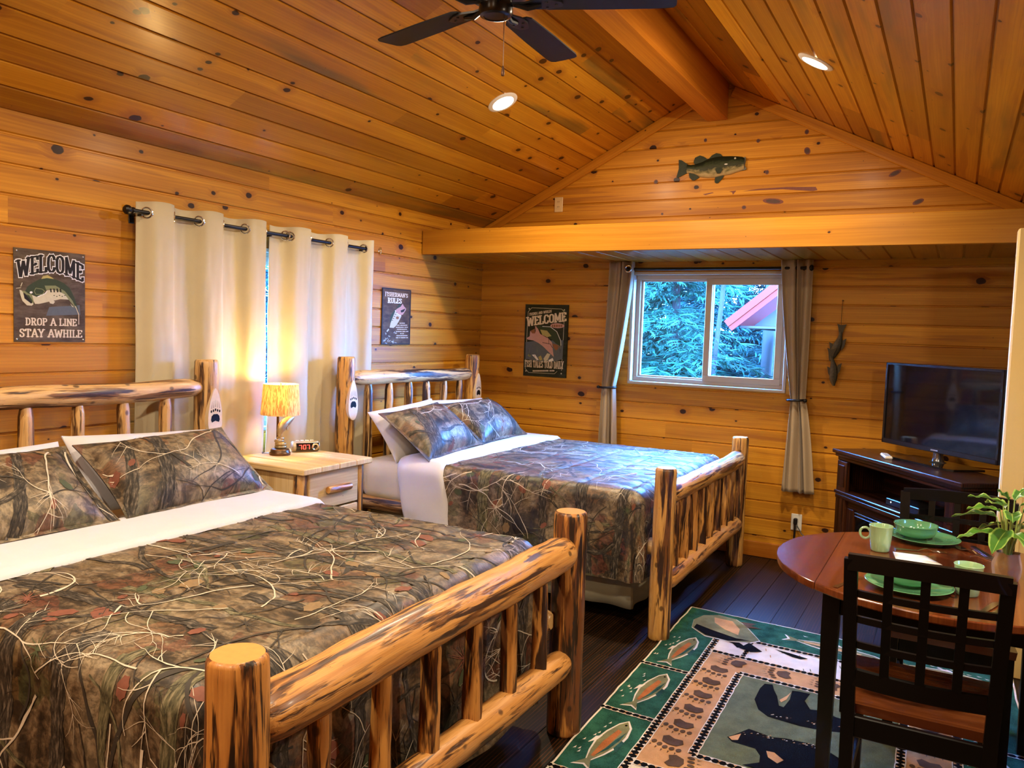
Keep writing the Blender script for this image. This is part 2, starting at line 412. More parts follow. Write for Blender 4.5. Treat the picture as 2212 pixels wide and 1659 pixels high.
b0 = [mb.vert((x, YB + .01, z)) for x, z in ((XL, 2.3), (XR, 2.08), (XR, ceil_z(XR)), (RX, RZT), (XL, ceil_z(XL)))]
mb.face(b0[::-1], 0)
wfr = frame((0, YB, 0), (1, 0, 0), (0, 0, 1))
mb.poly(wfr, [(-1.405, 2.596), (-1.29, 2.607), (-1.102, 2.609), (-0.913, 2.6), (-0.9, 2.578), (-0.929, 2.572), (-1.132, 2.595), (-1.289, 2.597)], .0006, 1)
mb.poly(wfr, [(-1.50, 2.60), (-1.45, 2.603), (-1.455, 2.595), (-1.472, 2.575), (-1.478, 2.592)], .0006, 1); mb.poly(wfr, [(-1.69, 2.59), (-1.62, 2.60), (-1.61, 2.596), (-1.67, 2.582)], .0006, 1)
for kx, kz, ka, kb, kr in ((-1.19, 2.516, .072, .02, -.12), (-.991, 2.974, .014, .017, 0), (-.981, 2.846, .02, .026, .4), (-1.242, 2.719, .014, .015, 0), (-1.314, 2.941, .013, .014, 0), (-1.69, 2.976, .012, .014, 0), (-1.389, 2.482, .016, .014, 0), (-.28, 2.47, .035, .016, .4), (-.427, 2.66, .04, .016, .45), (-2.05, 2.70, .016, .016, 0), (-1.99, 2.46, .01, .01, 0)):
    mb.poly(wfr, [(kx + ka * math.cos(q) * math.cos(kr) - kb * math.sin(q) * math.sin(kr), kz + ka * math.cos(q) * math.sin(kr) + kb * math.sin(q) * math.cos(kr)) for q in [2 * PI * j / 16 for j in range(16)]], .0006, 1)
    mb.poly(wfr, [(kx + .7 * (ka * math.cos(q) * math.cos(kr) - kb * math.sin(q) * math.sin(kr)), kz + .65 * (ka * math.cos(q) * math.sin(kr) + kb * math.sin(q) * math.cos(kr))) for q in [2 * PI * j / 16 for j in range(16)]], .0009, 2)
struct(mb.build('wall_back', [PINE_WALL, plain('pitch_pocket', (.14, .022, .003), .5, nz=.4, nscale=60), plain('dark_knot', (.05, .012, .003), .5, nz=.5, nscale=60)], smooth=False), 'knotty pine gable end wall with the sliding window', 'wall')
# ceiling : two slopes
mb = MB(); cs = 1 / math.sqrt(1 + SL * SL); sn = SL * cs
lw = (RX - XL) / cs; rw = (XR - RX) / cs
boards(mb, (XL, 0, ceil_z(XL)), (0, 1, 0), (cs, 0, sn), (sn, 0, -cs), YF, YB, 0, lw, .136, seed=31, g=.011)
boards(mb, (XR, 0, ceil_z(XR)), (0, 1, 0), (-cs, 0, sn), (-sn, 0, -cs), YF, YB, 0, rw, .136, seed=37, g=.011)
for x0 in (XL, XR):
    pts = [(x0, ceil_z(x0) + .01), (RX, RZT + .01), (RX, RZT + .13), (x0, ceil_z(x0) + .13)]
    a = [mb.vert((p[0], YF, p[1])) for p in pts]; b = [mb.vert((p[0], YB + .13, p[1])) for p in pts]
    for i in range(4): mb.face((a[i], a[(i + 1) % 4], b[(i + 1) % 4], b[i]))
    mb.face(a); mb.face(b)
struct(mb.build('ceiling', PINE_CEIL, smooth=False), 'vaulted knotty pine plank ceiling', 'ceiling')
# unseen walls closing the room behind the camera
WR = (2.8, 3.1, 1.0, 1.4)
mb = MB(); boards(mb, (XR, 0, 0), (0, 1, 0), (0, 0, 1), (-1, 0, 0), YF, YB, .02, ceil_z(XR) + .02, .127, hole=(WR[0], WR[1], WR[2], WR[3]), seed=41)
slab(mb, 0, XR + .008, XR + .13, YF, YB, 0, ceil_z(XR), WR)
struct(mb.build('wall_right', PINE_WALL, smooth=False), 'pine side wall beyond the dining table', 'wall')
mb = MB(); boards(mb, (0, YF, 0), (1, 0, 0), (0, 0, 1), (0, 1, 0), XL, XR, .02, RZT, .127, seed=43, clip=lambda z: (max(XL, RX - max(0, (RZT - z) / SL)), min(XR, RX + max(0, (RZT - z) / SL))))
slab(mb, 1, YF - .13, YF - .008, XL - .1, XR + .1, 0, ceil_z(XR), None); b0 = [mb.vert((x, YF - .02, z)) for x, z in ((XL - .1, 0), (XR + .1, 0), (XR, ceil_z(XR) + .1), (RX, RZT + .1), (XL, ceil_z(XL) + .1))]; mb.face(b0)
struct(mb.build('wall_front', PINE_WALL, smooth=False), 'pine gable wall behind the viewer', 'wall')
# cream partition by the television
mb = MB(); mb.box((.213 + .7, 4.455, 1.05), (1.4, .10, 2.1), 0, .004); mb.box((.262, 4.40, 1.05), (.09, .014, 2.1), 0, .003)
struct(mb.build('wall_partition', CREAM), 'cream painted partition edge right of the television', 'wall')
# trims
mb = MB()
for sgn, x0, x1 in ((1, XL, RX - .085), (-1, XR, RX + .085)):
    a = Vector((x0, YB - .012, ceil_z(x0) - .04)); b = Vector((x1, YB - .012, ceil_z(x1) - .04)); d = b - a
    rot = Matrix(((d.x / d.length, 0, -d.z / d.length), (0, 1, 0), (d.z / d.length, 0, d.x / d.length)))
    mb2 = MB(); mb2.box((a + b) / 2, (d.length, .022, .07), 0, .004, rot=rot)
    struct(mb2.build('trim_%d' % (1 if sgn > 0 else 2), PINE_TRIM), 'pine trim board along the %s slope of the gable' % ('left' if sgn > 0 else 'right'), 'trim')
mb = MB(); mb.box((-1.61, (YF + YB) / 2, 3.25), (.15, YB - YF - .01, .29), 0, .005, ua=1, r=.31)
struct(mb.build('ridge_beam', PINE_BEAM), 'reddish pine ridge beam under the ceiling peak', 'beam')
SB = 4.973
mb = MB(); mb.box(((XL + XR) / 2, SB + .02, 2.185), (XR - XL - .01, .04, .178), 0, .004, ua=0, r=.62)
struct(mb.build('trim_3', PINE_LEDGE), 'honey pine fascia board across the front of the soffit', 'trim')
mb = MB(); boards(mb, (0, 0, 2.104), (0, 1, 0), (1, 0, 0), (0, 0, -1), SB + .04, YB - .002, XL, XR, .136, seed=47)
mb.box(((XL + XR) / 2, (SB + YB) / 2 + .02, 2.13), (XR - XL - .01, YB - SB - .05, .03), 0, .001)
struct(mb.build('soffit', PINE_SOFF, smooth=False), 'lowered pine board soffit over the window alcove', 'soffit')
mb = MB(); mb.box(((XL + XR) / 2, YB - .009, .055), (XR - XL - .01, .018, .108), 0, .004, ua=0)
struct(mb.build('baseboard_back', PINE_BEAM), 'pine baseboard along the window wall', 'baseboard')
mb = MB(); mb.box((XL + .009, (YF + YB) / 2, .055), (.018, YB - YF - .04, .108), 0, .004, ua=1)
struct(mb.build('baseboard_left', PINE_BEAM), 'pine baseboard behind the beds', 'baseboard')

# windows
VINYL = plain('window_vinyl', (.50, .43, .33), .4)
gm, nt, b = nmat('window_glass')
tr = nd(nt, 'ShaderNodeBsdfTransparent', None, Color=(.93, .97, .97, 1)); gl = nd(nt, 'ShaderNodeBsdfGlossy', None, Roughness=.02)
fz = nd(nt, 'ShaderNodeFresnel', None, IOR=1.35)
nt.links.new(nd(nt, 'ShaderNodeMixShader', None, _0=fz.outputs[0], _1=tr.outputs[0], _2=gl.outputs[0]).outputs[0], nt.nodes['Material Output'].inputs[0])
GLASS = gm
def rect_frame(mb, fr, u0, u1, v0, v1, w, d0, d1, m=0):
    O, ex, ey, n = fr
    for (a, b2, c, d) in ((u0, u1, v0, v0 + w), (u0, u1, v1 - w, v1), (u0, u0 + w, v0 + w, v1 - w), (u1 - w, u1, v0 + w, v1 - w)):
        ce = O + ex * (a + b2) / 2 + ey * (c + d) / 2 + n * (d0 + d1) / 2
        rot = Matrix((ex, ey, n)).transposed()
        mb.box(ce, (b2 - a, d - c, d1 - d0), m, .003, rot=rot)
def window(name, fr, u0, u1, v0, v1, label):
    t = thing(name, label, 'window', fr[0] + fr[1] * (u0 + u1) / 2 + fr[2] * v0); t['kind'] = 'structure'
    mb = MB(); rect_frame(mb, fr, u0, u1, v0, v1, .022, -.125, .012); rect_frame(mb, fr, u0 + .022, u1 - .022, v0 + .022, v1 - .022, .034, -.095, -.045)
    mb.build('window_frame', VINYL, t)
    um = (u0 + u1) / 2 + .005
    for k, (a, b2, d) in enumerate(((u0 + .05, um + .028, -.085), (um - .028, u1 - .05, -.062))):
        w = .03 if k == 0 else .048
        if k == 0: w = .024
        mb = MB(); rect_frame(mb, fr, a, b2, v0 + .045, v1 - .045, w, d, d + .024); s_ = mb.build('sash', VINYL, t)
        mb = MB(); O, ex, ey, n = fr
        q = [O + ex * x + ey * y + n * (d + .012) for x, y in ((a + w, v0 + .045 + w), (b2 - w, v0 + .045 + w), (b2 - w, v1 - .045 - w), (a + w, v1 - .045 - w))]
        mb.quadp(q); mb.build('glass_pane', GLASS, s_)
    return t
window('window_1', frame((0, YB, 0), (1, 0, 0), (0, 0, 1)), *HB, 'two-pane sliding window in the back wall showing conifers')
window('window_2', frame((XL, 0, 0), (0, 1, 0), (0, 0, 1)), *HL, 'sliding window hidden behind the cream curtains')
window('window_3', frame((XR, 0, 0), (0, -1, 0), (0, 0, 1)), -WR[1], -WR[0], WR[2], WR[3], 'sliding window in the side wall by the table')

# ------------------------------------------------------------------ camera
cam = bpy.data.cameras.new('camera'); co = bpy.data.objects.new('camera', cam); C.objects.link(co)
cam.sensor_width = 36; cam.lens = 1743.4 * 36 / 2212; cam.clip_start = .02
ya, pi_, ro = math.radians(28.77871), math.radians(-3.74774), math.radians(1.94821)
base = Matrix(((1, 0, 0), (0, 0, -1), (0, 1, 0)))
Rm = Matrix.Rotation(ya, 3, 'Z') @ Matrix.Rotation(pi_, 3, 'X') @ base @ Matrix.Rotation(ro, 3, 'Z')
co.matrix_world = Matrix.Translation((0, 0, 1.55)) @ Rm.to_4x4(); sc.camera = co
# ------------------------------------------------------------------ light
w = bpy.data.worlds.new('world'); sc.world = w; w.use_nodes = True
bg = w.node_tree.nodes['Background']; bg.inputs[0].default_value = SKYC; bg.inputs[1].default_value = WORLD
LAMPC = (1.0, .82, .58)
EMW = plain('lit_bulb', (1, .9, .75), emit=(1, .86, .62), es=30)
TRIMW = plain('white_light_trim', (.8, .78, .74), .4)
def downlight(x, y, label, e):
    z = ceil_z(x); s = 1 if x < RX else -1
    n = Vector((s * sn, 0, -cs)); ex = Vector((0, 1, 0)); ey = n.cross(ex)
    rot = Matrix((ex, ey, n)).transposed()
    t = thing('recessed_light', label, 'ceiling light', (x, y, z), group='recessed ceiling lights')
    for nm, prof, mt in (('trim_ring', [(.066, .001), (.068, .009), (.085, .008), (.094, .003), (.094, 0)], TRIMW), ('bulb_lens', [(.001, .006), (.05, .005), (.067, .002)], EMW)):
        mb = MB(); mb.lathe(prof, (0, 0, 0), 32)
        mb.V = [tuple(Vector((x, y, z)) + rot @ Vector(p)) for p in mb.V]
        mb.build(nm, mt, t)
    l = bpy.data.lights.new('downlight_lamp', 'AREA'); l.shape = 'DISK'; l.size = .12; l.energy = e; l.color = LAMPC
    o = bpy.data.objects.new('downlight_lamp', l); C.objects.link(o); o.location = Vector((x, y, z)) + n * .012
    o.rotation_euler = n.to_track_quat('-Z', 'Y').to_euler()
downlight(-2.495, 4.306, 'lit recessed downlight in the left ceiling slope beyond the fan', CAN)
downlight(-.705, 4.306, 'lit recessed downlight in the right ceiling slope', CAN)
downlight(-2.495, 1.3, 'lit recessed downlight in the left slope above the near bed', CAN * .9)
downlight(-.705, 1.3, 'lit recessed downlight in the right slope near the viewer', CAN * .9)
downlight(-2.495, -.95, 'added unseen downlight in the left slope behind the viewer', CAN)  # added pair, out of view, to brighten the near bed's side drop
downlight(-.705, -.95, 'added unseen downlight in the right slope behind the viewer', CAN)
downlight(.72, 2.55, 'added unseen downlight above the dining table, beside the viewer', CAN * .8)  # extra lamp added out of view to brighten the partition and table
sc.view_settings.view_transform = 'Standard'; sc.view_settings.look = 'None'; sc.view_settings.gamma = 1; sc.view_settings.use_curve_mapping = False
sc.view_settings.exposure = EXPO
# ------------------------------------------------------------------ camouflage cloth
def camo_base(name):
    m, nt, b = nmat(name)
    uv = nd(nt, 'ShaderNodeTexCoord').outputs['UV']
    w1 = nd(nt, 'ShaderNodeTexNoise', None, Vector=uv, Scale=6.0, Detail=3.0).outputs['Color']
    wv = nd(nt, 'ShaderNodeVectorMath', {'operation': 'MULTIPLY_ADD'}, _0=w1, _1=(.10, .10, .10), _2=uv).outputs[0]
    nzv = nd(nt, 'ShaderNodeSeparateXYZ', None, _0=nd(nt, 'ShaderNodeNewGeometry').outputs['Normal']).outputs[2]
    top = step(nt, nzv, .45, .65)
    sa = noi(nt, nd(nt, 'ShaderNodeVectorMath', {'operation': 'MULTIPLY'}, _0=wv, _1=(2.6, 13, 1)).outputs[0], 1, 5, .65)
    sb = noi(nt, nd(nt, 'ShaderNodeVectorMath', {'operation': 'MULTIPLY'}, _0=wv, _1=(11, 2.6, 1)).outputs[0], 1, 5, .65)
    st_ = mth(nt, 'ADD', mth(nt, 'MULTIPLY', sa, top), mth(nt, 'MULTIPLY', sb, mth(nt, 'SUBTRACT', 1.0, top)))
    n1 = noi(nt, wv, 5.0, 4, .6); n2 = noi(nt, wv, 16.0, 5, .7); n3 = noi(nt, wv, 80.0, 3)
    f_ = mth(nt, 'ADD', mth(nt, 'MULTIPLY', n1, .3), mth(nt, 'ADD', mth(nt, 'MULTIPLY', n2, .25), mth(nt, 'MULTIPLY', st_, .45)))
    col = ramp(nt, f_, [(.37, (.007, .006, .005)), (.44, (.026, .018, .011)), (.475, (.085, .055, .030)), (.52, (.16, .115, .068)), (.60, (.215, .165, .10)), (.70, (.32, .25, .17))])
    vo = nd(nt, 'ShaderNodeTexVoronoi', None, Vector=wv, Scale=9.0); cs_ = nd(nt, 'ShaderNodeSeparateColor', None, _0=vo.outputs['Color'])
    lf = mth(nt, 'MULTIPLY', step(nt, cs_.outputs[0], .62, .66), step(nt, n2, .42, .50))
    col = mixc(nt, mth(nt, 'MULTIPLY', lf, .7), col, ramp(nt, cs_.outputs[1], [(.25, (.10, .028, .016)), (.55, (.15, .065, .025)), (.85, (.05, .055, .022))]))
    n4 = noi(nt, nd(nt, 'ShaderNodeVectorMath', {'operation': 'MULTIPLY'}, _0=wv, _1=(30, 34, 1)).outputs[0], 1, 5, .75)
    col = mixc(nt, .8, col, mixc(nt, step(nt, n4, .38, .62), (.2, .2, .2), (.76, .76, .76)), 'OVERLAY')
    col = mixc(nt, .35, col, mixc(nt, n3, (.2, .2, .2), (.8, .8, .8)), 'OVERLAY')
    setp(b, Base_Color=col, Roughness=.47, Specular_IOR_Level=.55)
    bump(nt, b, noi(nt, uv, 30, 3), .12, .006)
    return m
def camo_bark(name, a, b_, c):
    m, nt, b = nmat(name)
    uv = nd(nt, 'ShaderNodeTexCoord').outputs['UV']; sp = nd(nt, 'ShaderNodeSeparateXYZ', None, _0=uv)
    p = nd(nt, 'ShaderNodeCombineXYZ', None, _0=mth(nt, 'MULTIPLY', sp.outputs[0], 26), _1=mth(nt, 'MULTIPLY', sp.outputs[1], 110)).outputs[0]
    col = ramp(nt, noi(nt, p, 1, 4, .65), [(.38, a), (.52, b_), (.66, c)])
    setp(b, Base_Color=col, Roughness=.65, Specular_IOR_Level=.35); return m
CAMO = [camo_base('camo_cloth'), camo_bark('camo_trunk', (.010, .008, .006), (.045, .035, .025), (.17, .135, .10)), plain('camo_twig_pale', (.56, .48, .37), .7, nz=.25, nscale=30),
        plain('camo_twig_dark', (.03, .023, .016), .7), plain('camo_leaf_rust', (.17, .052, .028), .7, nz=.35, nscale=50), plain('camo_leaf_tan', (.22, .14, .065), .7, nz=.3, nscale=50),
        plain('camo_leaf_green', (.055, .07, .03), .7, nz=.4, nscale=60), camo_bark('camo_branch_olive', (.03, .026, .015), (.11, .10, .05), (.24, .2, .12))]
def surf_n(S, u, v, h=.004):
    a = S(u + h, v) - S(u - h, v); b = S(u, v + h) - S(u, v - h); n = a.cross(b)
    return n.normalized() if n.length > 1e-12 else Vector((0, 0, 1))
class Cloth:
    def __init__(s, mb, S, ok, nsign=1): s.mb = mb; s.S = S; s.ok = ok; s.ns = nsign; s.st = .02
    def P(s, u, v, e): return s.S(u, v) + surf_n(s.S, u, v) * (e * s.ns)
    def ribbon(s, pts, ws, e, m, k=1):
        n = len(pts); rows = []; s.c = (getattr(s, 'c', 0) + 1) % 50; e += s.c * 9e-6
        for i, (u, v) in enumerate(pts):
            a = pts[max(i - 1, 0)]; b = pts[min(i + 1, n - 1)]; dx, dy = b[0] - a[0], b[1] - a[1]; L = math.hypot(dx, dy) or 1
            px, py = -dy / L, dx / L; row = []
            for j in range(k + 1):
                f = (j / k - .5) * ws[i]; q = (u + px * f, v + py * f)
                row.append((s.mb.vert(s.P(q[0], q[1], e)), s.ok(*q), (i * s.st + pts[0][0] * 3, f + pts[0][1] * 3)))
            rows.append(row)
        for A, B in zip(rows, rows[1:]):
            for j in range(k):
                q = (A[j], A[j + 1], B[j + 1], B[j])
                if all(x[1] for x in q): s.mb.face([x[0] for x in q], m, [x[2] for x in q])
    def walk(s, r, u, v, a, L, w, e, m, wig=.35, k=1, st=.02, w1=None, straight=False):
        s.st = st; n = max(3, int(L / st)); wig *= math.sqrt(st / .02); pts = [(u, v)]; a0 = a; da = 0
        for i in range(n):
            da = da * .6 + r.uniform(-wig, wig) * .5; a += da
            if straight: a = a0 + (a - a0) * .6
            pts.append((pts[-1][0] + math.cos(a) * st, pts[-1][1] + math.sin(a) * st))
        w1 = w * .25 if w1 is None else w1
        ws = [(w + (w1 - w) * i / n) * r.uniform(.85, 1.15) for i in range(n + 1)]
        s.ribbon(pts, ws, e, m, k); return pts, a
    def twig(s, r, u, v, a, L, w, m, e=.0016, depth=2):
        pts, _ = s.walk(r, u, v, a, L, w, e, m)
        if depth:
            for q in range(r.randint(2, 4)):
                p = r.choice(pts[len(pts) // 4:]); s.twig(r, p[0], p[1], a + r.choice((-1, 1)) * r.uniform(.4, 1.1), L * r.uniform(.3, .55), w * .6, m, e, depth - 1)
    def leaf(s, r, u, v, sz, m, e=.0020):
        a0 = r.uniform(0, 6.28); n = 21; asp = r.uniform(.5, .75); ring = []
        for k in range(n):
            th = 2 * PI * k / n; rad = sz * (.62 + .38 * math.cos(th * 3.5) ** 2 * (1 if k % 3 else .55))
            x, y = rad * math.cos(th), rad * asp * math.sin(th); ring.append((u + x * math.cos(a0) - y * math.sin(a0), v + x * math.sin(a0) + y * math.cos(a0)))
        if not all(s.ok(*q) for q in ring + [(u, v)]): return
        mid = [((q[0] + u) / 2, (q[1] + v) / 2) for q in ring]
        s.c = (getattr(s, 'c', 0) + 1) % 50; e += s.c * 9e-6
        c = s.mb.vert(s.P(u, v, e)); A = [s.mb.vert(s.P(*q, e)) for q in mid]; B = [s.mb.vert(s.P(*q, e)) for q in ring]
        for k in range(n):
            j = (k + 1) % n; s.mb.face((c, A[k], A[j]), m); s.mb.face((A[k], B[k], B[j], A[j]), m)
    def fern(s, r, u, v, sz, m):
        a0 = r.uniform(0, 6.28)
        for k in range(14): s.walk(r, u, v, a0 + k / 14 * 6.28 + r.uniform(-.2, .2), sz * r.uniform(.5, 1), .004, .0022, m, .1, st=.013)
    def decorate(s, seed, box, dens, trunks):
        r = random.Random(seed); u0, u1, v0, v1 = box; A = (u1 - u0) * (v1 - v0)
        def rp(): return r.uniform(u0, u1), r.uniform(v0, v1)
        for (u, v, a, L, w) in trunks:
            s.walk(r, u, v, a, L, w, .0012, 1 if r.random() < .7 else 7, .10, 6, .013, w * .6, True)
        for i in range(int(A * 12 * dens)): s.walk(r, *rp(), r.uniform(0, 6.28), r.uniform(.3, .7), r.uniform(.012, .028), .0016, r.choice((1, 7, 1, 3)), .2, 3, .014)
        for i in range(int(A * 22 * dens)): s.leaf(r, *rp(), r.uniform(.02, .05), r.choice((4, 4, 4, 5, 6)))
        for i in range(int(A * 4 * dens)): s.fern(r, *rp(), r.uniform(.05, .1), r.choice((4, 6, 3)))
        for i in range(int(A * 15 * dens)): s.twig(r, *rp(), r.uniform(0, 6.28), r.uniform(.15, .4), r.uniform(.004, .009), 3, .0022)
        for i in range(int(A * 14 * dens)): s.twig(r, *rp(), r.uniform(0, 6.28), r.uniform(.25, .65), r.uniform(.0035, .009), 2, .0026)

# ------------------------------------------------------------------ beds
SPIN = bark('log_spindle_bark', (.60, .28, .065), (.42, .17, .035), (.13, .045, .012), (.03, .011, .005), .8)
def drape(xE, yN, yF, zt, r=.075, D=.47, seed=0, puff=.006):
    def S(s, t, off=0.0):
        du = max(0.0, s - xE); dv = max(0.0, yN - t, t - yF); sg = -1 if t < yN else 1
        bx = min(s, xE); by = min(max(t, yN), yF)
        h = math.hypot(du, dv); R = r + off
        if h < 1e-9:
            z = zt + off; e = min(xE - s, t - yN, yF - t)
            z += puff * (noise.noise((s * 6 + seed, t * 6, 1)) + .5 * noise.noise((s * 14, t * 14 + seed, 4))) - .007 * math.exp(-((((s + seed) % .27) - .135) / .014) ** 2)
            return Vector((bx, by, z))
        h = min(h, D + r * PI / 2); a = h / r
        if a < PI / 2: o = R * math.sin(a); dn = r - R * math.cos(a) - 0 + off; f = 0
        else: o = R; f = h - r * PI / 2; dn = r + f + off
        dn = dn if a < PI / 2 else r + f
        wv = (.010 * math.sin((s + t) * 11 + seed) + .008 * noise.noise((s * 4, t * 4, seed))) * min(1, f / .2)
        pf = puff * .8 * noise.noise((s * 7 + seed, t * 7, 2)) * min(1, h / .1); o += wv + pf + f * .03 - .007 * math.exp(-((((s + seed) % .27) - .135) / .014) ** 2) * min(1, h / .1)
        zz = zt + off - (off if a >= PI / 2 else 0) - (dn if a >= PI / 2 else r - R * math.cos(a) + off)
        hh = math.hypot(du, dv); return Vector((bx + o * du / hh, by + sg * o * dv / hh, zz))
    return S
def bed(nm, yN, yF, hN, hF, xf, xh, rf, rh, mats, label, rail_z, seed, spF, spH, topF, topH):
    t = thing('log_bed', label, 'bed', ((xf + xh) / 2, (yN + yF) / 2, 0), group='log beds')
    mF, mH, mR = mats
    for (x, y, r, h, hd) in ((xf, yN, rf, topF, 0), (xf, yF, rf, topF, 0), (xh, hN, rh, topH, 1), (xh, hF, rh, topH, 1)):
        mb = MB(); mb.log((x, y, 0), (x, y, h), r * 1.02, r * .97, seed + y * 3 + x, 28, bump=.035); p = mb.build('post', [mF if not hd else mH, END_A if not hd else END_B], t, ang=50)
        if hd:
            fr = frame((x + r * .80, y, 1.085), (0, 1, 0), (0, 0, 1)); mb = MB()
            mb.prism(fr, [(.042 * math.cos(a) * (1 - .35 * math.sin(a)) , .125 * math.sin(a)) for a in [2 * PI * k / 28 for k in range(28)]], -.012, r * .30, 0)
            pad = [(-.028, -.035), (-.022, -.048), (-.008, -.043), (0, -.04), (.008, -.043), (.022, -.048), (.028, -.035), (.024, -.016), (.012, -.006), (-.012, -.006), (-.024, -.016)]
            mb.poly(fr, pad, r * .30 + .0012, 1)
            for k in range(5):
                cx = -.026 + .013 * k; cy = .008 + .008 * (1 - abs(k - 2) / 2)
                mb.poly(fr, [(cx + .0048 * math.cos(a), cy + .0075 * math.sin(a)) for a in [2 * PI * q / 10 for q in range(10)]], r * .30 + .0012, 1)
                mb.poly(fr, [(cx - .0012, cy + .014), (cx + .0012, cy + .014), (cx * .75 + .0004, cy + .05), (cx * .75 - .0004, cy + .05)], r * .30 + .0012, 1)
            q = mb.build('paw_carving', [plain('carved_pale_wood', (.68, .52, .32), .5, nz=.1), plain('paw_black', (.004, .004, .005), .5, spec=.1)], p); q['label'] = 'pale oval carving with a black bear paw'
    # foot and head rails
    def rail(name, x, y0, y1, z0, z1, r, m, mc, tp, sd, bmp=.08):
        mb = MB(); mb.log((x, y0, z0), (x, y1, z1), r, r * 1.02, sd, 26, bump=bmp, taper0=tp, taper1=tp); return mb.build(name, [m, mc], t, ang=50)
    rail('foot_rail', xf, yN + rf * .5, yF - rf * .5, rail_z, rail_z + .01, .066 if rf > .06 else .055, BARK_RAIL if rf > .06 else mF, END_A, (.06, .72), seed + 1)
    rail('lower_foot_rail', xf + .005, yN + rf * .5, yF - rf * .5, .30, .30, .052, BARK_RAIL, END_A, (.05, .7), seed + 2)
    rail('head_rail', xh, hN + rh * .5, hF - rh * .5, 1.215, 1.21, .047, mR, END_B, (.09, .5), seed + 3)
    rail('lower_head_rail', xh, hN + rh * .5, hF - rh * .5, .60, .60, .045, mR, END_B, (.07, .6), seed + 4)
    for i, y in enumerate(spF):
        rs = random.Random(seed * 7 + i); mb = MB(); mb.log((xf, y, .315), (xf, y, rail_z - .02), .029 * rs.uniform(.9, 1.12), .026 * rs.uniform(.95, 1.12), seed + 10 + i, 16, bump=.16, taper0=(.03, .8), taper1=(.05, .6), step=.025)
        mb.build('foot_spindle', [SPIN, END_A], t, ang=60)
    for i, y in enumerate(spH):
        rs = random.Random(seed * 9 + i); mb = MB(); mb.log((xh, y, .61), (xh, y, 1.19), .031 * rs.uniform(.9, 1.1), .029 * rs.uniform(.9, 1.1), seed + 30 + i, 16, bump=.15, taper0=(.03, .8), taper1=(.055, .5), step=.03)
        mb.build('head_spindle', [mR, END_B], t, ang=60)
    for (a, b_, sy) in (((xh, hN), (xf, yN), .07), ((xh, hF), (xf, yF), -.07)):
        mb = MB(); mb.log((a[0] + .03, a[1] + sy, .45), (b_[0] - .03, b_[1] + sy, .45), .046, .046, seed + 50 + a[1], 20, bump=.08, taper0=(.05, .7), taper1=(.05, .7)); mb.build('side_rail', [BARK_HEAD, END_B], t, ang=50)
    return t
b1_sp = [1.405, 1.64, 1.865, 2.095, 2.325, 2.553]; b1_h = [1.27 + .2225 * k for k in range(7)]
bed('b1', 1.155, 2.79, 1.07, 2.85, -1.255, -3.345, .066, .062, (BARK_FOOT, BARK_HEAD, BARK_HEAD), 'near log bed with the big amber footboard posts in the foreground', .712, 3, b1_sp, b1_h, .872, 1.352)
b2_sp = [4.13 + .175 * k for k in range(8)]; b2_h = [4.15 + .2195 * k for k in range(6)]
bed('b2', 3.94, 5.535, 3.925, 5.43, -1.255, -3.345, .056, .058, (BARK_POST2, BARK_POST2, BARK_MIX), 'far log bed beside the window wall with the piebald head rail', .735, 5, b2_sp, b2_h, .885, 1.355)

def mattress(y0, y1, label):
    mb = MB(); x0, x1, z0, z1 = -3.27, -1.43, .47, .715; r = .06
    us = np.linspace(0, 1, 20)
    def ring(z, ins):
        pts = []; X0, X1, Y0, Y1 = x0 + ins, x1 - ins, y0 + ins, y1 - ins; rr = .09 - min(ins, .05)
        for cx, cy, a0 in ((X1 - rr, Y1 - rr, 0), (X0 + rr, Y1 - rr, PI / 2), (X0 + rr, Y0 + rr, PI), (X1 - rr, Y0 + rr, 1.5 * PI)):
            for k in range(6): a = a0 + k / 5 * PI / 2; pts.append((cx + rr * math.cos(a), cy + rr * math.sin(a), z))
        return [mb.vert(p) for p in pts]
    R = []
    R = []
    for k in range(7): a = k / 6 * PI / 2; R.append(ring(z0 + r * (1 - math.cos(a)), r * (1 - math.sin(a))))
    for k in range(7): a = k / 6 * PI / 2; R.append(ring(z1 - r * (1 - math.sin(a)), r * (1 - math.cos(a))))
    for A, B in zip(R, R[1:]):
        n = len(A)
        for i in range(n): mb.face((A[i], A[(i + 1) % n], B[(i + 1) % n], B[i]))
    mb.face(R[0][::-1]); mb.face(R[-1])
    tag(mb.build('mattress', CREAM_SHEET), label, 'mattress', 'mattresses')
mattress(1.25, 2.71, 'mattress in a fitted sheet on the near log bed'); mattress(3.965, 5.50, 'mattress in a cream fitted sheet on the far log bed beside the window wall')
def skirt(y0, y1, label):
    mb = MB(); pts = []
    per = [(-3.2, y0), (-1.44, y0), (-1.44, y1), (-3.2, y1)]
    for (a, b_) in zip(per, per[1:]):
        L = math.hypot(b_[0] - a[0], b_[1] - a[1]); n = int(L / .02)
        for i in range(n + 1):
            f = i / n; d = ((b_[1] - a[1]) / L, -(b_[0] - a[0]) / L); pts.append((a[0] + (b_[0] - a[0]) * f, a[1] + (b_[1] - a[1]) * f, d, len(pts) * .02))
    rows = []
    for z in (.42, .34, .26, .18, .095):
        rows.append([mb.vert((x + d[0] * .014 * math.sin(q * 26) * (1 - z / .5), y + d[1] * .014 * math.sin(q * 26) * (1 - z / .5), z)) for x, y, d, q in pts])
    for A, B in zip(rows, rows[1:]):
        for i in range(len(A) - 1): mb.face((A[i], A[i + 1], B[i + 1], B[i]))
    o = mb.build('bed_skirt', SKIRT); m = o.modifiers.new('thickness', 'SOLIDIFY'); m.thickness = .003
    tag(o, label, 'bed skirt', 'bed skirts')
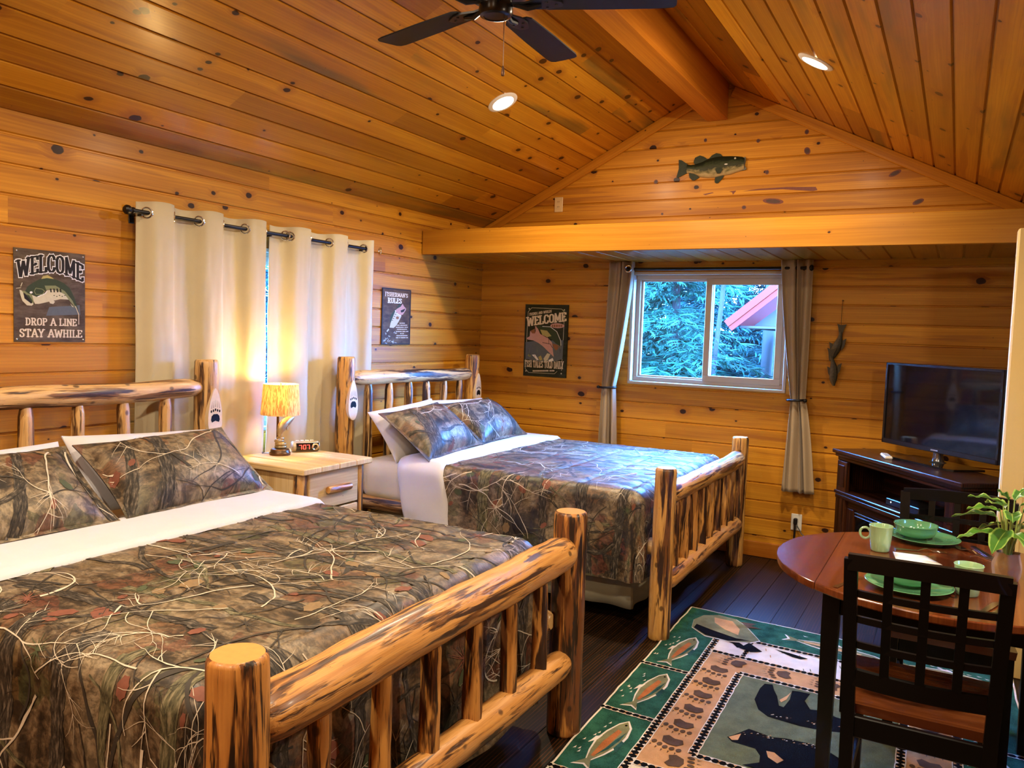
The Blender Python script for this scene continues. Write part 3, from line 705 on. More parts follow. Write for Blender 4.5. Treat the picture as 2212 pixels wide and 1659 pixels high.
skirt(1.30, 2.66, 'khaki bed skirt under the near bed'); skirt(4.02, 5.45, 'khaki bed skirt under the far bed by the window wall')

def comforter(xs, xE, yN, yF, zt, D, seed, label, trunks, off=0.0):
    S0 = drape(xE, yN, yF, zt, D=D, seed=seed); S = lambda s, t: S0(s, t, off)
    r = .075; ex = D + r * PI / 2
    def ok(s, t):
        return xs <= s <= xE + ex and yN - ex <= t <= yF + ex and math.hypot(max(0, s - xE), max(0, yN - t, t - yF)) < ex
    rb = r * PI / 2; dl = [rb * k / 14 for k in range(1, 15)] + [rb + (ex - rb) * k / 18 for k in range(1, 19)]
    us = list(np.linspace(xs, xE, 80)) + [xE + d for d in dl]
    vs = [yN - d for d in dl[::-1]] + list(np.linspace(yN, yF, 100)) + [yF + d for d in dl]
    mb = MB(); mb.grid(S, us, vs, 0)
    Cloth(mb, S, ok).decorate(seed, (xs, xE + ex, yN - ex, yF + ex), 1.0, trunks)
    # bound hem along the drop
    o = mb.build('comforter', CAMO); return tag(o, label, 'comforter', 'camouflage comforters')
def trunkset(seed, xs, xE, yN, yF):
    r = random.Random(seed); T = []
    for k in range(9): T.append((r.uniform(xs, xE - .2), yN + (yF - yN) * (k + .5) / 9 + r.uniform(-.05, .05), r.uniform(-.15, .15), r.uniform(.6, 1.3), r.uniform(.03, .075)))
    for k in range(6):
        u = xs + .08 + (xE - xs) * k / 5.6 + r.uniform(-.06, .06); T.append((u, yN + .02, -PI / 2 + r.uniform(-.15, .15), .62, r.uniform(.05, .085)))
        T.append((u + r.uniform(-.1, .1), yF - .02, PI / 2 + r.uniform(-.15, .15), .62, r.uniform(.05, .085)))
    for k in range(5): T.append((xE, yN + (yF - yN) * (k + .5) / 5, r.uniform(-.15, .15), .6, r.uniform(.04, .07)))
    return T
comforter(-2.52, -1.435, 1.215, 2.70, .755, .57, 21, 'camouflage comforter spread over the near bed in the foreground', trunkset(1, -2.52, -1.42, 1.25, 2.72))
comforter(-2.66, -1.435, 3.97, 5.495, .75, .40, 34, 'camouflage comforter on the far bed, bluish in the window light', trunkset(2, -2.66, -1.42, 3.97, 5.5))
def fold(xa, xb, xE, yN, yF, zt, D, seed, label, slant=0.0):
    S0 = drape(xE, yN, yF, zt, D=D, seed=seed, puff=.004)
    ex = D + .075 * PI / 2; mb = MB()
    def f(a, t):
        e = max(0, yN - t) ; w = xa + slant * e + (xb - xa) * a
        edge = min(a, 1 - a); return S0(w, t, .022 * min(1, edge / .07) ** .5 + .002)
    mb.grid(f, [0, .01, .03, .07, .15, .3, .5, .7, .85, .93, .97, .99, 1], [yN - ex + ex * k / 20 for k in range(20)] + list(np.linspace(yN, yF, 36)) + [yF + ex * k / 20 for k in range(1, 21)])
    tag(mb.build('turned_down_sheet', WHITE_SHEET), label, 'sheet', 'turned down sheets')
fold(-2.83, -2.455, -1.435, 1.215, 2.70, .752, .30, 3, 'white sheet band folded across the near bed')
fold(-2.93, -2.60, -1.435, 3.97, 5.495, .747, .34, 4, 'white sheet band folded over the far bed and hanging down its side', .25)

# ------------------------------------------------------------------ pillows
def pillow(cx, cy, cz, w, h, tilt, thick, mats, label, grp, seed, yaw=0.0, roll=0.0, camo=False, back=.04, flange=0.0):
    tl = math.radians(tilt)
    e1 = Vector((0, 1, 0)); e2 = Vector((-math.cos(tl), 0, math.sin(tl)))
    R = Matrix.Rotation(yaw, 3, 'Z'); e1 = R @ e1; e2 = R @ e2
    c_, s_ = math.cos(roll), math.sin(roll); e1, e2 = e1 * c_ + e2 * s_, e2 * c_ - e1 * s_
    n = e1.cross(e2); O = Vector((cx, cy, cz))
    def mk(sd, th):
        def S(u, v):
            a = min(1, abs(2 * u / w)); b = min(1, abs(2 * v / h)); fl = .90 if flange else 1.0
            aa = min(1, a / fl); bb = min(1, b / fl)
            x = u * (1 - .05 * (1 - b * b)); y = v * (1 - .06 * (1 - a * a))
            z = th * (max(0, 1 - aa ** 2.6) * max(0, 1 - bb ** 2.6)) ** .55
            z += .007 * noise.noise((u * 9 + seed, v * 9, sd)) * (z / max(th, .001)) + .012 * noise.noise((u * 3 + seed, v * 3, 7.7)) * (a + b) * .5
            return O + e1 * x + e2 * y + n * (z * sd + .0015 * sd)
        return S
    us = [w / 2 * math.sin(PI / 2 * k / 28) for k in range(-28, 29)]; vs = [h / 2 * math.sin(PI / 2 * k / 22) for k in range(-22, 23)]
    mb = MB(); Sf = mk(1, thick); ga = mb.grid(Sf, us, vs, 0); gb = mb.grid(mk(-1, back), us, vs, 0)
    # edge seam closing front and back
    nu, nv = len(us), len(vs)
    per = [(i, 0) for i in range(nu)] + [(nu - 1, j) for j in range(1, nv)] + [(i, nv - 1) for i in range(nu - 2, -1, -1)] + [(0, j) for j in range(nv - 2, 0, -1)]
    A = [ga[i][j] for i, j in per]; B = [gb[i][j] for i, j in per]
    for i in range(len(per)): mb.face((A[i], A[(i + 1) % len(per)], B[(i + 1) % len(per)], B[i]))
    if camo:
        rr = random.Random(seed); ok = lambda u, v: abs(u) < w / 2 - .004 and abs(v) < h / 2 - .004
        tr = [(rr.uniform(-w / 2, 0), -h / 2 + .01, rr.uniform(.9, 1.5), .6, .07), (rr.uniform(.1, w / 2), h / 2 - .02, -rr.uniform(1.2, 1.9), .55, .09), (rr.uniform(-w / 2, w / 2), -h / 2, 1.2, .5, .05)]
        Cloth(mb, Sf, ok).decorate(seed, (-w / 2, w / 2, -h / 2, h / 2), 1.1, tr)
    tag(mb.build('pillow', mats), label, 'pillow', grp)
G1, G2 = 'camouflage pillows', 'white pillows'
pillow(-3.10, 1.60, .88, .78, .36, 55, .09, WHITE_SHEET, 'white pillow behind the left camouflage pillow on the near bed', G2, 1, roll=.02)
pillow(-3.10, 2.375, .888, .76, .36, 55, .09, WHITE_SHEET, 'white pillow behind the right camouflage pillow on the near bed', G2, 2, roll=-.06)
pillow(-2.94, 1.56, .90, .80, .43, 37, .10, CAMO, 'camouflage pillow at the left edge of the near bed', G1, 11, camo=True, flange=1, roll=.0)
pillow(-2.935, 2.365, .90, .755, .44, 37, .11, CAMO, 'camouflage pillow on the near bed beside the nightstand', G1, 12, camo=True, flange=1, yaw=-.02, roll=.02)
pillow(-3.10, 4.335, .885, .74, .37, 55, .09, WHITE_SHEET, 'white pillow on the far bed at the nightstand side', G2, 3, roll=.07)
pillow(-3.12, 5.02, .885, .70, .36, 55, .09, WHITE_SHEET, 'white pillow on the far bed next to the window wall', G2, 4, roll=-.03)
pillow(-2.915, 4.28, .90, .78, .44, 37, .11, CAMO, 'camouflage pillow on the far bed at the nightstand side, tilted', G1, 13, camo=True, flange=1, yaw=.10, roll=.03)
pillow(-2.98, 5.04, .90, .74, .43, 37, .10, CAMO, 'camouflage pillow on the far bed next to the window wall', G1, 14, camo=True, flange=1, yaw=.06, roll=0)
# ------------------------------------------------------------------ nightstand, lamp, clock
NZ = .82
t = thing('nightstand', 'pale pine log nightstand between the two beds', 'nightstand', (-3.11, 3.285, 0))
def npart(name, boxes, mat, parent=None, ang=35):
    mb = MB()
    for c, s_, *k in boxes: mb.box(c, s_, 0, .005, **(k[0] if k else {}))
    return mb.build(name, mat, parent or t, ang=ang)
mb = MB()
for k in range(4): mb.box((-3.255 + .137 * k - .0, 3.285, NZ - .016), (.1365, .55, .032), 0, .004, ua=1)
npart('table_top', [((-3.11, 3.285 - .205 + .137 * k, NZ - .016), (.565, .1362, .032), dict(ua=0)) for k in range(4)], PINE_PALE)
for (x, y) in ((-2.895, 3.06), (-2.895, 3.51), (-3.335, 3.06), (-3.335, 3.51)):
    mb = MB(); mb.log((x, y, 0), (x, y, NZ - .033), .036, .034, x * 3 + y, 18, bump=.09); mb.build('leg', [BARK_POST2, END_B], t, ang=50)
npart('side_panel', [((-3.115, 3.052, .60), (.39, .016, .36), dict(ua=2))], PINE_PALE)
npart('side_panel', [((-3.115, 3.518, .60), (.39, .016, .36), dict(ua=2))], PINE_PALE)
npart('shelf', [((-3.115, 3.285, .43), (.45, .46, .02), {})], PINE_PALE)
npart('back_panel', [((-3.33, 3.285, .60), (.016, .40, .36), {})], PINE_PALE)
dr = npart('drawer', [((-2.872, 3.285, .685), (.022, .385, .20), dict(ua=1)), ((-3.05, 3.285, .68), (.34, .36, .15), {})], PINE_PALE)
mb = MB(); mb.log((-2.845, 3.215, .685), (-2.845, 3.395, .685), .020, .020, 77, 16, bump=.03); mb.build('handle', [BARK_RAIL, END_A], dr, ang=50)
mb = MB(); mb.box((-2.872, 3.285, .515), (.022, .385, .12), 0, .004); mb.build('apron', PINE_PALE, t)

BRONZE = plain('lamp_bronze', (.10, .055, .03), .35, .85, nz=.3); PEWTER = plain('fish_antique_pewter', (.34, .27, .15), .38, .75, nz=.35, nscale=60)
def shade_mat():
    m, nt, b = nmat('lamp_shade_linen'); co = nd(nt, 'ShaderNodeTexCoord').outputs['Object']
    cols = []
    for k, an in enumerate((.7, -.6, 1.35, -1.1)):
        mpn = nd(nt, 'ShaderNodeMapping', None, Vector=co, Rotation=(an, an * 1.7, an), Scale=(150, 150, 14)).outputs[0]
        cols.append(step(nt, noi(nt, mpn, 1, 2), .56, .62))
    s_ = mth(nt, 'MAXIMUM', mth(nt, 'MAXIMUM', cols[0], cols[1]), mth(nt, 'MAXIMUM', cols[2], cols[3]))
    col = mixc(nt, mth(nt, 'MULTIPLY', s_, .75), (.85, .68, .34), (.42, .19, .05))
    setp(b, Base_Color=col, Roughness=.9); tl = nd(nt, 'ShaderNodeBsdfTranslucent', None, Color=col)
    nt.links.new(nd(nt, 'ShaderNodeMixShader', None, _0=.34, _1=b.outputs[0], _2=tl.outputs[0]).outputs[0], nt.nodes['Material Output'].inputs[0]); return m
LX, LY = -3.265, 3.29
t = thing('table_lamp', 'small lit table lamp with a leaping fish base on the nightstand', 'lamp', (LX, LY, NZ))
mb = MB(); mb.lathe([(0, 0), (.056, 0), (.058, .012), (.052, .02), (.052, .028), (.047, .034), (.04, .036), (0, .037)], (LX, LY, NZ), 28); mb.build('base', BRONZE, t, ang=40)
mb = MB()
for k, (r, z) in enumerate(((.034, .045), (.031, .062), (.027, .078), (.022, .092))):
    mb.lathe([(0, -.012), (r * .8, -.011), (r, -.003), (r, .003), (r * .8, .011), (0, .012)], (LX + .004 * math.sin(k * 2.1), LY + .004 * math.cos(k * 1.7), NZ + z), 14)
mb.build('rock_pile', PEWTER, t, ang=60)
mb = MB(); mb.tube([(LX - .012, LY - .008, NZ + .03), (LX - .012, LY - .008, NZ + .27), (LX, LY, NZ + .30)], .007, 12); mb.build('pole', BRONZE, t)
mb = MB(); prof = [(.107, .225), (.095, .395), (.093, .395), (.105, .225)]
mb.lathe(prof + [prof[0]], (LX, LY, NZ), 48); mb.build('lamp_shade', shade_mat(), t, ang=40)
mb = MB(); mb.lathe([(0, -.035), (.012, -.033), (.014, -.015), (.02, 0), (.029, .02), (.028, .035), (.018, .047), (0, .052)], (LX, LY, NZ + .30), 20); mb.build('bulb', EMW, t)
mb = MB()
for k in range(3):
    a = k * 2.094; mb.tube([(LX, LY, NZ + .375), (LX + .094 * math.cos(a), LY + .094 * math.sin(a), NZ + .388)], .0015, 6)
mb.tube([(LX, LY, NZ + .35), (LX, LY, NZ + .40)], .003, 8); mb.build('shade_fitter', BRONZE, t)
mb = MB(); mb.tube([(LX - .055, LY - .02, NZ + .006), (LX - .085, LY - .05, NZ + .005), (LX - .105, LY - .03, NZ + .006), (LX - .13, LY + .0, NZ + .004), (LX - .142, LY + .0, NZ - .05), (LX - .142, LY + .01, NZ - .4)], .0022, 8); mb.build('cord', BLACKP, t)
l = bpy.data.lights.new('lamp_bulb_light', 'POINT'); l.energy = LAMPW; l.color = (1, .66, .25); l.shadow_soft_size = .03
o = bpy.data.objects.new('lamp_bulb_light', l); C.objects.link(o); o.location = (LX, LY, NZ + .365)
# fish on the lamp: curved body
def fish_body(mb, path, hs, ds, up, seg=14, m=0):
    # path: centre line; hs half heights; ds half depths; up: list of dorsal directions
    rings = []; n = len(path)
    for i in range(n):
        p = Vector(path[i]); d = (Vector(path[min(i + 1, n - 1)]) - Vector(path[max(i - 1, 0)])).normalized()
        u = Vector(up[i] if isinstance(up, list) else up); u = (u - d * u.dot(d)).normalized(); s_ = d.cross(u); ring = []
        for k in range(seg):
            a = 2 * PI * k / seg; ring.append(mb.vert(p + u * math.cos(a) * hs[i] + s_ * math.sin(a) * ds[i], (i / n * .6 + .01, math.cos(a), .3 * math.sin(a) + .01)))
        rings.append(ring)
    for A, B in zip(rings, rings[1:]):
        for k in range(seg): mb.face((A[k], A[(k + 1) % seg], B[(k + 1) % seg], B[k]), m)
    mb.face(rings[0][::-1], m); mb.face(rings[-1], m)
fp = [Vector((LX + .012, LY + dy, NZ + dz)) for dy, dz in ((-.012, .095), (-.018, .115), (-.014, .135), (-.002, .155), (.018, .172), (.042, .186), (.066, .197), (.086, .203))]
mb = MB(); fish_body(mb, fp, [.008, .013, .021, .029, .031, .026, .018, .010], [.005, .009, .015, .019, .020, .017, .013, .008], (0, -.6, 1))
fb = mb.build('fish_figure', PEWTER, t, ang=60)
def fin(name, pts, th, parent, mat, nrm=(1, 0, 0)):
    mb = MB(); O = Vector(pts[0]); n = Vector(nrm).normalized(); ex = (Vector(pts[1]) - O); ex = (ex - n * ex.dot(n)).normalized(); ey = n.cross(ex)
    mb.prism((O, ex, ey, n), [((Vector(p) - O).dot(ex), (Vector(p) - O).dot(ey)) for p in pts], -th, th); return mb.build(name, mat, parent, ang=30)
L3 = lambda a, b: (LX + .012, LY + a, NZ + b)
fin('tail_fin', [L3(-.012, .10), L3(-.03, .088), L3(-.02, .082), L3(-.008, .08), L3(.008, .088)], .003, fb, PEWTER)
fin('dorsal_fin', [L3(-.012, .158), L3(-.03, .165), L3(-.022, .182), L3(-.004, .19), L3(.018, .198)], .002, fb, PEWTER)
fin('pectoral_fin', [(LX + .03, LY + .03, NZ + .165), (LX + .042, LY + .028, NZ + .145), (LX + .036, LY + .018, NZ + .138), (LX + .03, LY + .016, NZ + .155)], .002, fb, PEWTER)
# clock
t = thing('alarm_clock', 'small black alarm clock with red digits on the nightstand', 'clock', (-3.245, 3.465, NZ), math.radians(-32))
mb = MB(); n = 20
prof = [(.0325 * math.cos(a) * 1.05, .031 + .0305 * math.sin(a)) for a in [2 * PI * k / n for k in range(n)]]
rings = []
for yy, s_ in ((-.08, .3), (-.079, .75), (-.074, .97), (-.07, 1), (.07, 1), (.074, .97), (.079, .75), (.08, .3)):
    rings.append([mb.vert((x * s_, yy, .031 + (z - .031) * s_)) for x, z in prof])
for A, B in zip(rings, rings[1:]):
    for k in range(n): mb.face((A[k], A[(k + 1) % n], B[(k + 1) % n], B[k]))
mb.face(rings[0]); mb.face(rings[-1]); mb.build('body', plain('clock_silver', (.42, .38, .30), .35, .5), t, ang=50)
mb = MB()
def fpt(y, a, r=.0355): return (r * math.cos(a) * 1.02, y, .031 + .0315 * math.sin(a))
for i in range(8):
    a0 = -.75 + i * .19; mb.quadp([fpt(-.058, a0), fpt(.072, a0), fpt(.072, a0 + .19), fpt(-.058, a0 + .19)])
dsp = mb.build('display', plain('clock_lens', (.006, .005, .006), .15), t)
SEG = {'7': 'abc', '0': 'abcdef', ':': ''}
mb = MB(); RED = plain('red_led', (.8, .02, .01), emit=(1, .05, .03), es=9)
fr = frame((.0378, 0, .031), (0, 1, 0), (0, 0, 1))
for ch, y0 in (('7', -.042), ('0', -.018), ('7', .003)):
    w_, h_ = .013, .023; q = {'a': (0, h_, w_, h_), 'b': (w_, h_ / 2, w_, h_), 'c': (w_, 0, w_, h_ / 2), 'd': (0, 0, w_, 0), 'e': (0, 0, 0, h_ / 2), 'f': (0, h_ / 2, 0, h_)}
    for s_ in SEG[ch]:
        x0, z0, x1, z1 = q[s_]; e = .0014
        mb.poly(fr, [(y0 + x0 - e, z0 - h_ / 2 - e), (y0 + x1 + e, z0 - h_ / 2 - e), (y0 + x1 + e, z1 - h_ / 2 + e), (y0 + x0 - e, z1 - h_ / 2 + e)], 0)
for z in (-.005, .005): mb.poly(fr, [(-.0225, z - .0013), (-.020, z - .0013), (-.020, z + .0013), (-.0225, z + .0013)], 0)
mb.build('digits', RED, dsp)['label'] = 'red glowing 7:07 digits'
mb = MB(); mb.V = []; mb.lathe([(.010, 0), (.019, 0), (.021, .004), (.019, .007), (.012, .006), (.010, .003)], (0, 0, 0), 24)
mb.V = [(.034 + z, .051 + x, .031 + y) for x, y, z in mb.V]; mb.build('dial', CHROME, t)
for k in range(4):
    mb = MB(); mb.box((0, -.045 + .028 * k, .063), (.016, .02, .006), 0, .002); mb.build('button', plain('button_silver', (.55, .52, .46), .4), t)

# ------------------------------------------------------------------ curtains
def curtain_left(y0, y1, yf, per, label, sd):
    X0 = -3.455; zt, zb = 2.112, .12
    def S(y, z):
        f = (zt - z) / (zt - zb); a = .031 * (1 - .35 * f) ; ph = 2 * PI * (y - yf) / per + .5 * f * noise.noise((y * 2, z * 1.2, sd))
        yy = y + (.012 * math.sin(z * 5 + sd) * f) - (.02 * f if y < (y0 + y1) / 2 else -.0 * f)
        cw = math.tanh(2.4 * math.cos(ph)) / math.tanh(2.4); cw = cw + (math.cos(ph) - cw) * min(1, f * 1.3) * .6
        return Vector((X0 + a * cw + .010 * f * noise.noise((y * 9, z * 3, sd)) + .004 * noise.noise((y * 30, z * 6, sd + 3)), yy, z + (.006 * math.cos(ph) if z > zt - .001 else 0)))
    mb = MB(); mb.grid(S, list(np.linspace(y0, y1, 110)), list(np.linspace(zb, zt, 46)), 0)
    o = mb.build('curtain', CURT_L); md = o.modifiers.new('thickness', 'SOLIDIFY'); md.thickness = .0025; md.offset = 0
    tag(o, label, 'curtain', 'cream grommet curtains')
    k = 0; y = yf - per * .75 - per
    while y < y1 - .02:
        y += per / 2
        if y < y0 + .03: continue
        c = S(y, 2.058); n = surf_n(S, y, 2.058); a = Vector((0, 0, 1)); b_ = n.cross(a).normalized(); a = b_.cross(n)
        mb = MB(); mb.tube([c + (a * math.cos(q) + b_ * math.sin(q)) * .025 for q in [2 * PI * j / 24 for j in range(24)]], .0048, 8, closed=True); mb.build('grommet', CHROME, o)
curtain_left(2.545, 3.372, 2.66, .305, 'left cream grommet curtain panel behind the near headboard', 1)
curtain_left(3.40, 4.272, 3.62, .335, 'right cream grommet curtain panel behind the nightstand', 2)
def rodset(p0, p1, label, brackets, wall_dir):
    p0 = Vector(p0); p1 = Vector(p1); t = thing('curtain_rod', label, 'curtain rod', p0, group='black curtain rods')
    mb = MB(); mb.tube([p0, p1], .0105, 14); mb.build('rod', BLACKM, t)
    d = (p1 - p0).normalized()
    for p, s_ in ((p0, -1), (p1, 1)):
        mb = MB(); R = [(.0, -.004), (.016, -.004), (.016, .004), (.011, .008), (.019, .016), (.023, .026), (.022, .036), (.014, .045), (0, .048)]
        q = d.to_track_quat('Z', 'Y').to_matrix(); mb.lathe(R, (0, 0, 0), 18); mb.V = [tuple(p + q @ Vector((v[0], v[1], v[2] * s_))) for v in mb.V]; mb.build('finial', BLACKM, t)
    for f in brackets:
        p = p0.lerp(p1, f); w_ = Vector(wall_dir); mb = MB(); mb.tube([p - Vector((0, 0, .012)), p + w_ * .6 - Vector((0, 0, .014)), p + w_ - Vector((0, 0, .012))], .006, 8); mb.box(p + w_ * .96 - Vector((0, 0, .02)), (.03 if abs(w_.y) > 0 else .006, .006 if abs(w_.y) > 0 else .03, .06), 0, .002); mb.build('bracket', BLACKM, t)
rodset((-3.452, 2.505, 2.058), (-3.452, 4.215, 2.058), 'black curtain rod with the cream grommet panels above the nightstand', (.03, .515, .985), (-.085, 0, 0))
rodset((-2.215, 5.785, 2.045), (-.93, 5.785, 2.045), 'black curtain rod above the sliding window under the soffit', (.012, .988), (0, .072, 0))
def curtain_back(top, tie, bot, zb, label, sd, glab, hook):
    def lerp(a, b, f): return a + (b - a) * f
    zt, zm = 2.100, 1.145
    def S(s_, z):
        if z > zm: f = ((zt - z) / (zt - zm)) ** 1.35; A, B = top, tie
        else: f = ((zm - z) / (zm - zb)) ** .75; A, B = tie, bot
        x0 = lerp(A[0], B[0], f); x1 = lerp(A[1], B[1], f); w_ = x1 - x0
        nf = 4.0; am = .030 if w_ > .14 else .024
        y = 5.782 + am * math.sin(2 * PI * nf * s_ + sd) * (.65 + .35 * math.sin(s_ * 9 + sd)) - .006 + .006 * noise.noise((s_ * 5, z * 2.5, sd))
        return Vector((x0 + w_ * s_ + .01 * math.sin(2 * PI * nf * s_ * .5 + z * 1.5), y, z))
    mb = MB(); mb.grid(S, list(np.linspace(0, 1, 70)), list(np.linspace(zb, zt, 60)), 0)
    o = mb.build('curtain', CURT_B); md = o.modifiers.new('thickness', 'SOLIDIFY'); md.thickness = .0025; md.offset = 0
    tag(o, label, 'curtain', 'taupe tied back curtains')
    gx = hook
    for x in gx:
        mb = MB(); mb.tube([Vector((x, 5.742, 2.045)) + Vector((math.cos(q), .25 * math.sin(q), math.sin(q))) * .024 for q in [2 * PI * j / 24 for j in range(24)]], .0048, 8, closed=True); mb.build('grommet', CHROME, o)
    # tie back
    cx = (tie[0] + tie[1]) / 2; w_ = (tie[1] - tie[0]) / 2 + .014; mb = MB()
    pts = [Vector((cx + w_ * math.cos(q), 5.776 + .048 * math.sin(q), 1.145 + .004 * math.cos(q))) for q in [2 * PI * j / 28 for j in range(28)]]
    mb.tube(pts, .0085, 8, closed=True)
    sx = -1 if sd < 2 else 1; mb.lathe([(0, -.014), (.012, -.008), (.014, 0), (.012, .008), (0, .014)], (cx + w_ * sx * .98, 5.745, 1.145), 12)
    tag(mb.build('curtain_tieback', BLACKM), glab, 'tieback', 'black curtain tiebacks')
curtain_back((-2.365, -2.160), (-2.385, -2.282), (-2.415, -2.245), .507, 'left taupe curtain of the sliding window, tied back above the far bed', 1, 'black tieback ring around the left taupe curtain', [-2.195])
curtain_back((-1.098, -.888), (-.992, -.897), (-1.022, -.803), .507, 'right taupe curtain of the sliding window, tied back beside the hanging fish', 2.4, 'black tieback ring around the right taupe curtain', [])

# ------------------------------------------------------------------ lettering
G = {'A': (.8, [[(.08, 0), (.4, 1), (.72, 0)], [(.2, .34), (.6, .34)]]), 'C': (.72, [[(.62, .72), (.6, .85), (.48, .95), (.3, .95), (.16, .82), (.12, .5), (.16, .18), (.3, .05), (.48, .05), (.6, .15), (.62, .3)]]),
     'D': (.76, [[(.18, 0), (.18, 1)], [(.05, .95), (.36, .95), (.54, .85), (.62, .65), (.62, .35), (.54, .15), (.36, .05), (.05, .05)]]), 'E': (.68, [[(.18, 0), (.18, 1)], [(.05, .95), (.6, .95), (.6, .76)], [(.18, .5), (.45, .5), (.45, .6)], [(.05, .05), (.6, .05), (.6, .25)]]),
     'F': (.66, [[(.18, 0), (.18, 1)], [(.05, .95), (.6, .95), (.6, .74)], [(.18, .5), (.46, .5)]]), 'H': (.8, [[(.18, 0), (.18, 1)], [(.62, 0), (.62, 1)], [(.18, .5), (.62, .5)]]), 'I': (.4, [[(.2, 0), (.2, 1)]]),
     'L': (.66, [[(.18, 0), (.18, 1)], [(.05, .05), (.6, .05), (.6, .3)]]), 'M': (.96, [[(.16, 0), (.16, 1), (.48, .2), (.80, 1), (.80, 0)]]), 'N': (.82, [[(.16, 0), (.16, 1), (.66, .04), (.66, 1)]]),
     'O': (.76, [[(.38, .95), (.22, .9), (.13, .75), (.12, .5), (.13, .25), (.22, .1), (.38, .05), (.54, .1), (.63, .25), (.64, .5), (.63, .75), (.54, .9), (.38, .95)]]),
     'P': (.7, [[(.18, 0), (.18, 1)], [(.05, .95), (.42, .95), (.56, .86), (.58, .72), (.54, .58), (.42, .5), (.18, .5)]]), 'R': (.78, [[(.18, 0), (.18, 1)], [(.05, .95), (.42, .95), (.56, .86), (.58, .72), (.54, .58), (.42, .5), (.18, .5)], [(.38, .5), (.64, 0)]]),
     'S': (.68, [[(.56, .72), (.54, .86), (.4, .95), (.24, .93), (.14, .8), (.16, .64), (.34, .52), (.5, .42), (.56, .26), (.5, .1), (.34, .04), (.18, .08), (.12, .28)]]), 'T': (.74, [[(.37, 0), (.37, 1)], [(.08, .74), (.08, .95), (.66, .95), (.66, .74)]]),
     'U': (.78, [[(.16, 1), (.16, .28), (.24, .1), (.38, .05), (.54, .1), (.62, .28), (.62, 1)]]), 'W': (1.04, [[(.1, 1), (.3, 0), (.52, .85), (.74, 0), (.94, 1)]]), 'Y': (.78, [[(.1, 1), (.39, .45), (.68, 1)], [(.39, .45), (.39, 0)]]), "'": (.26, [[(.13, 1), (.13, .78)]]), ' ': (.42, [])}
def text2d(mb, put, txt, x0, x1, yt, yb, m, t=.2, grow=0.0, serif=True):
    # yt / yb: functions of x giving the cap line and the baseline (in drawing units, y down); put(poly, m)
    Wd = sum(G[c][0] for c in txt); sx = (x1 - x0) / Wd; x = x0
    for c in txt:
        w_, st = G[c]
        def mp(p):
            X = x + p[0] * sx; a, b_ = yb(X), yt(X); return (X, a + (b_ - a) * p[1])
        hgt = abs(yt(x) - yb(x)); base_t = t * min(hgt, sx * 1.15)
        for s_ in st:
            pts = [mp(p) for p in s_]
            for (a, b_), (pa, pb) in zip(zip(pts, pts[1:]), zip(s_, s_[1:])):
                dx, dy = b_[0] - a[0], b_[1] - a[1]; L = math.hypot(dx, dy) or 1; ver = abs(dy) / L
                hw = base_t * (.55 + .45 * ver) * .5 + grow; nx, ny = -dy / L * hw, dx / L * hw; ex, ey = dx / L * (hw * .25 + grow), dy / L * (hw * .25 + grow)
                put([(a[0] + nx - ex, a[1] + ny - ey), (a[0] - nx - ex, a[1] - ny - ey), (b_[0] - nx + ex, b_[1] - ny + ey), (b_[0] + nx + ex, b_[1] + ny + ey)], m)
            if serif:
                for e, q in ((0, 1), (-1, -2)):
                    p = s_[e]
                    if (p[1] in (0, 1)) and abs(s_[q][1] - p[1]) > abs(s_[q][0] - p[0]):
                        X, Y = mp(p); hw = base_t * .95 + grow; hh = base_t * .26 + grow; Yc = mp((p[0], .055 if p[1] == 0 else .945))[1]
                        sl = (yb(X + 1) - yb(X)) * hw
                        put([(X - hw, Yc - hh - sl), (X + hw, Yc - hh + sl), (X + hw, Yc + hh + sl), (X - hw, Yc + hh - sl)], m)
        x += w_ * sx
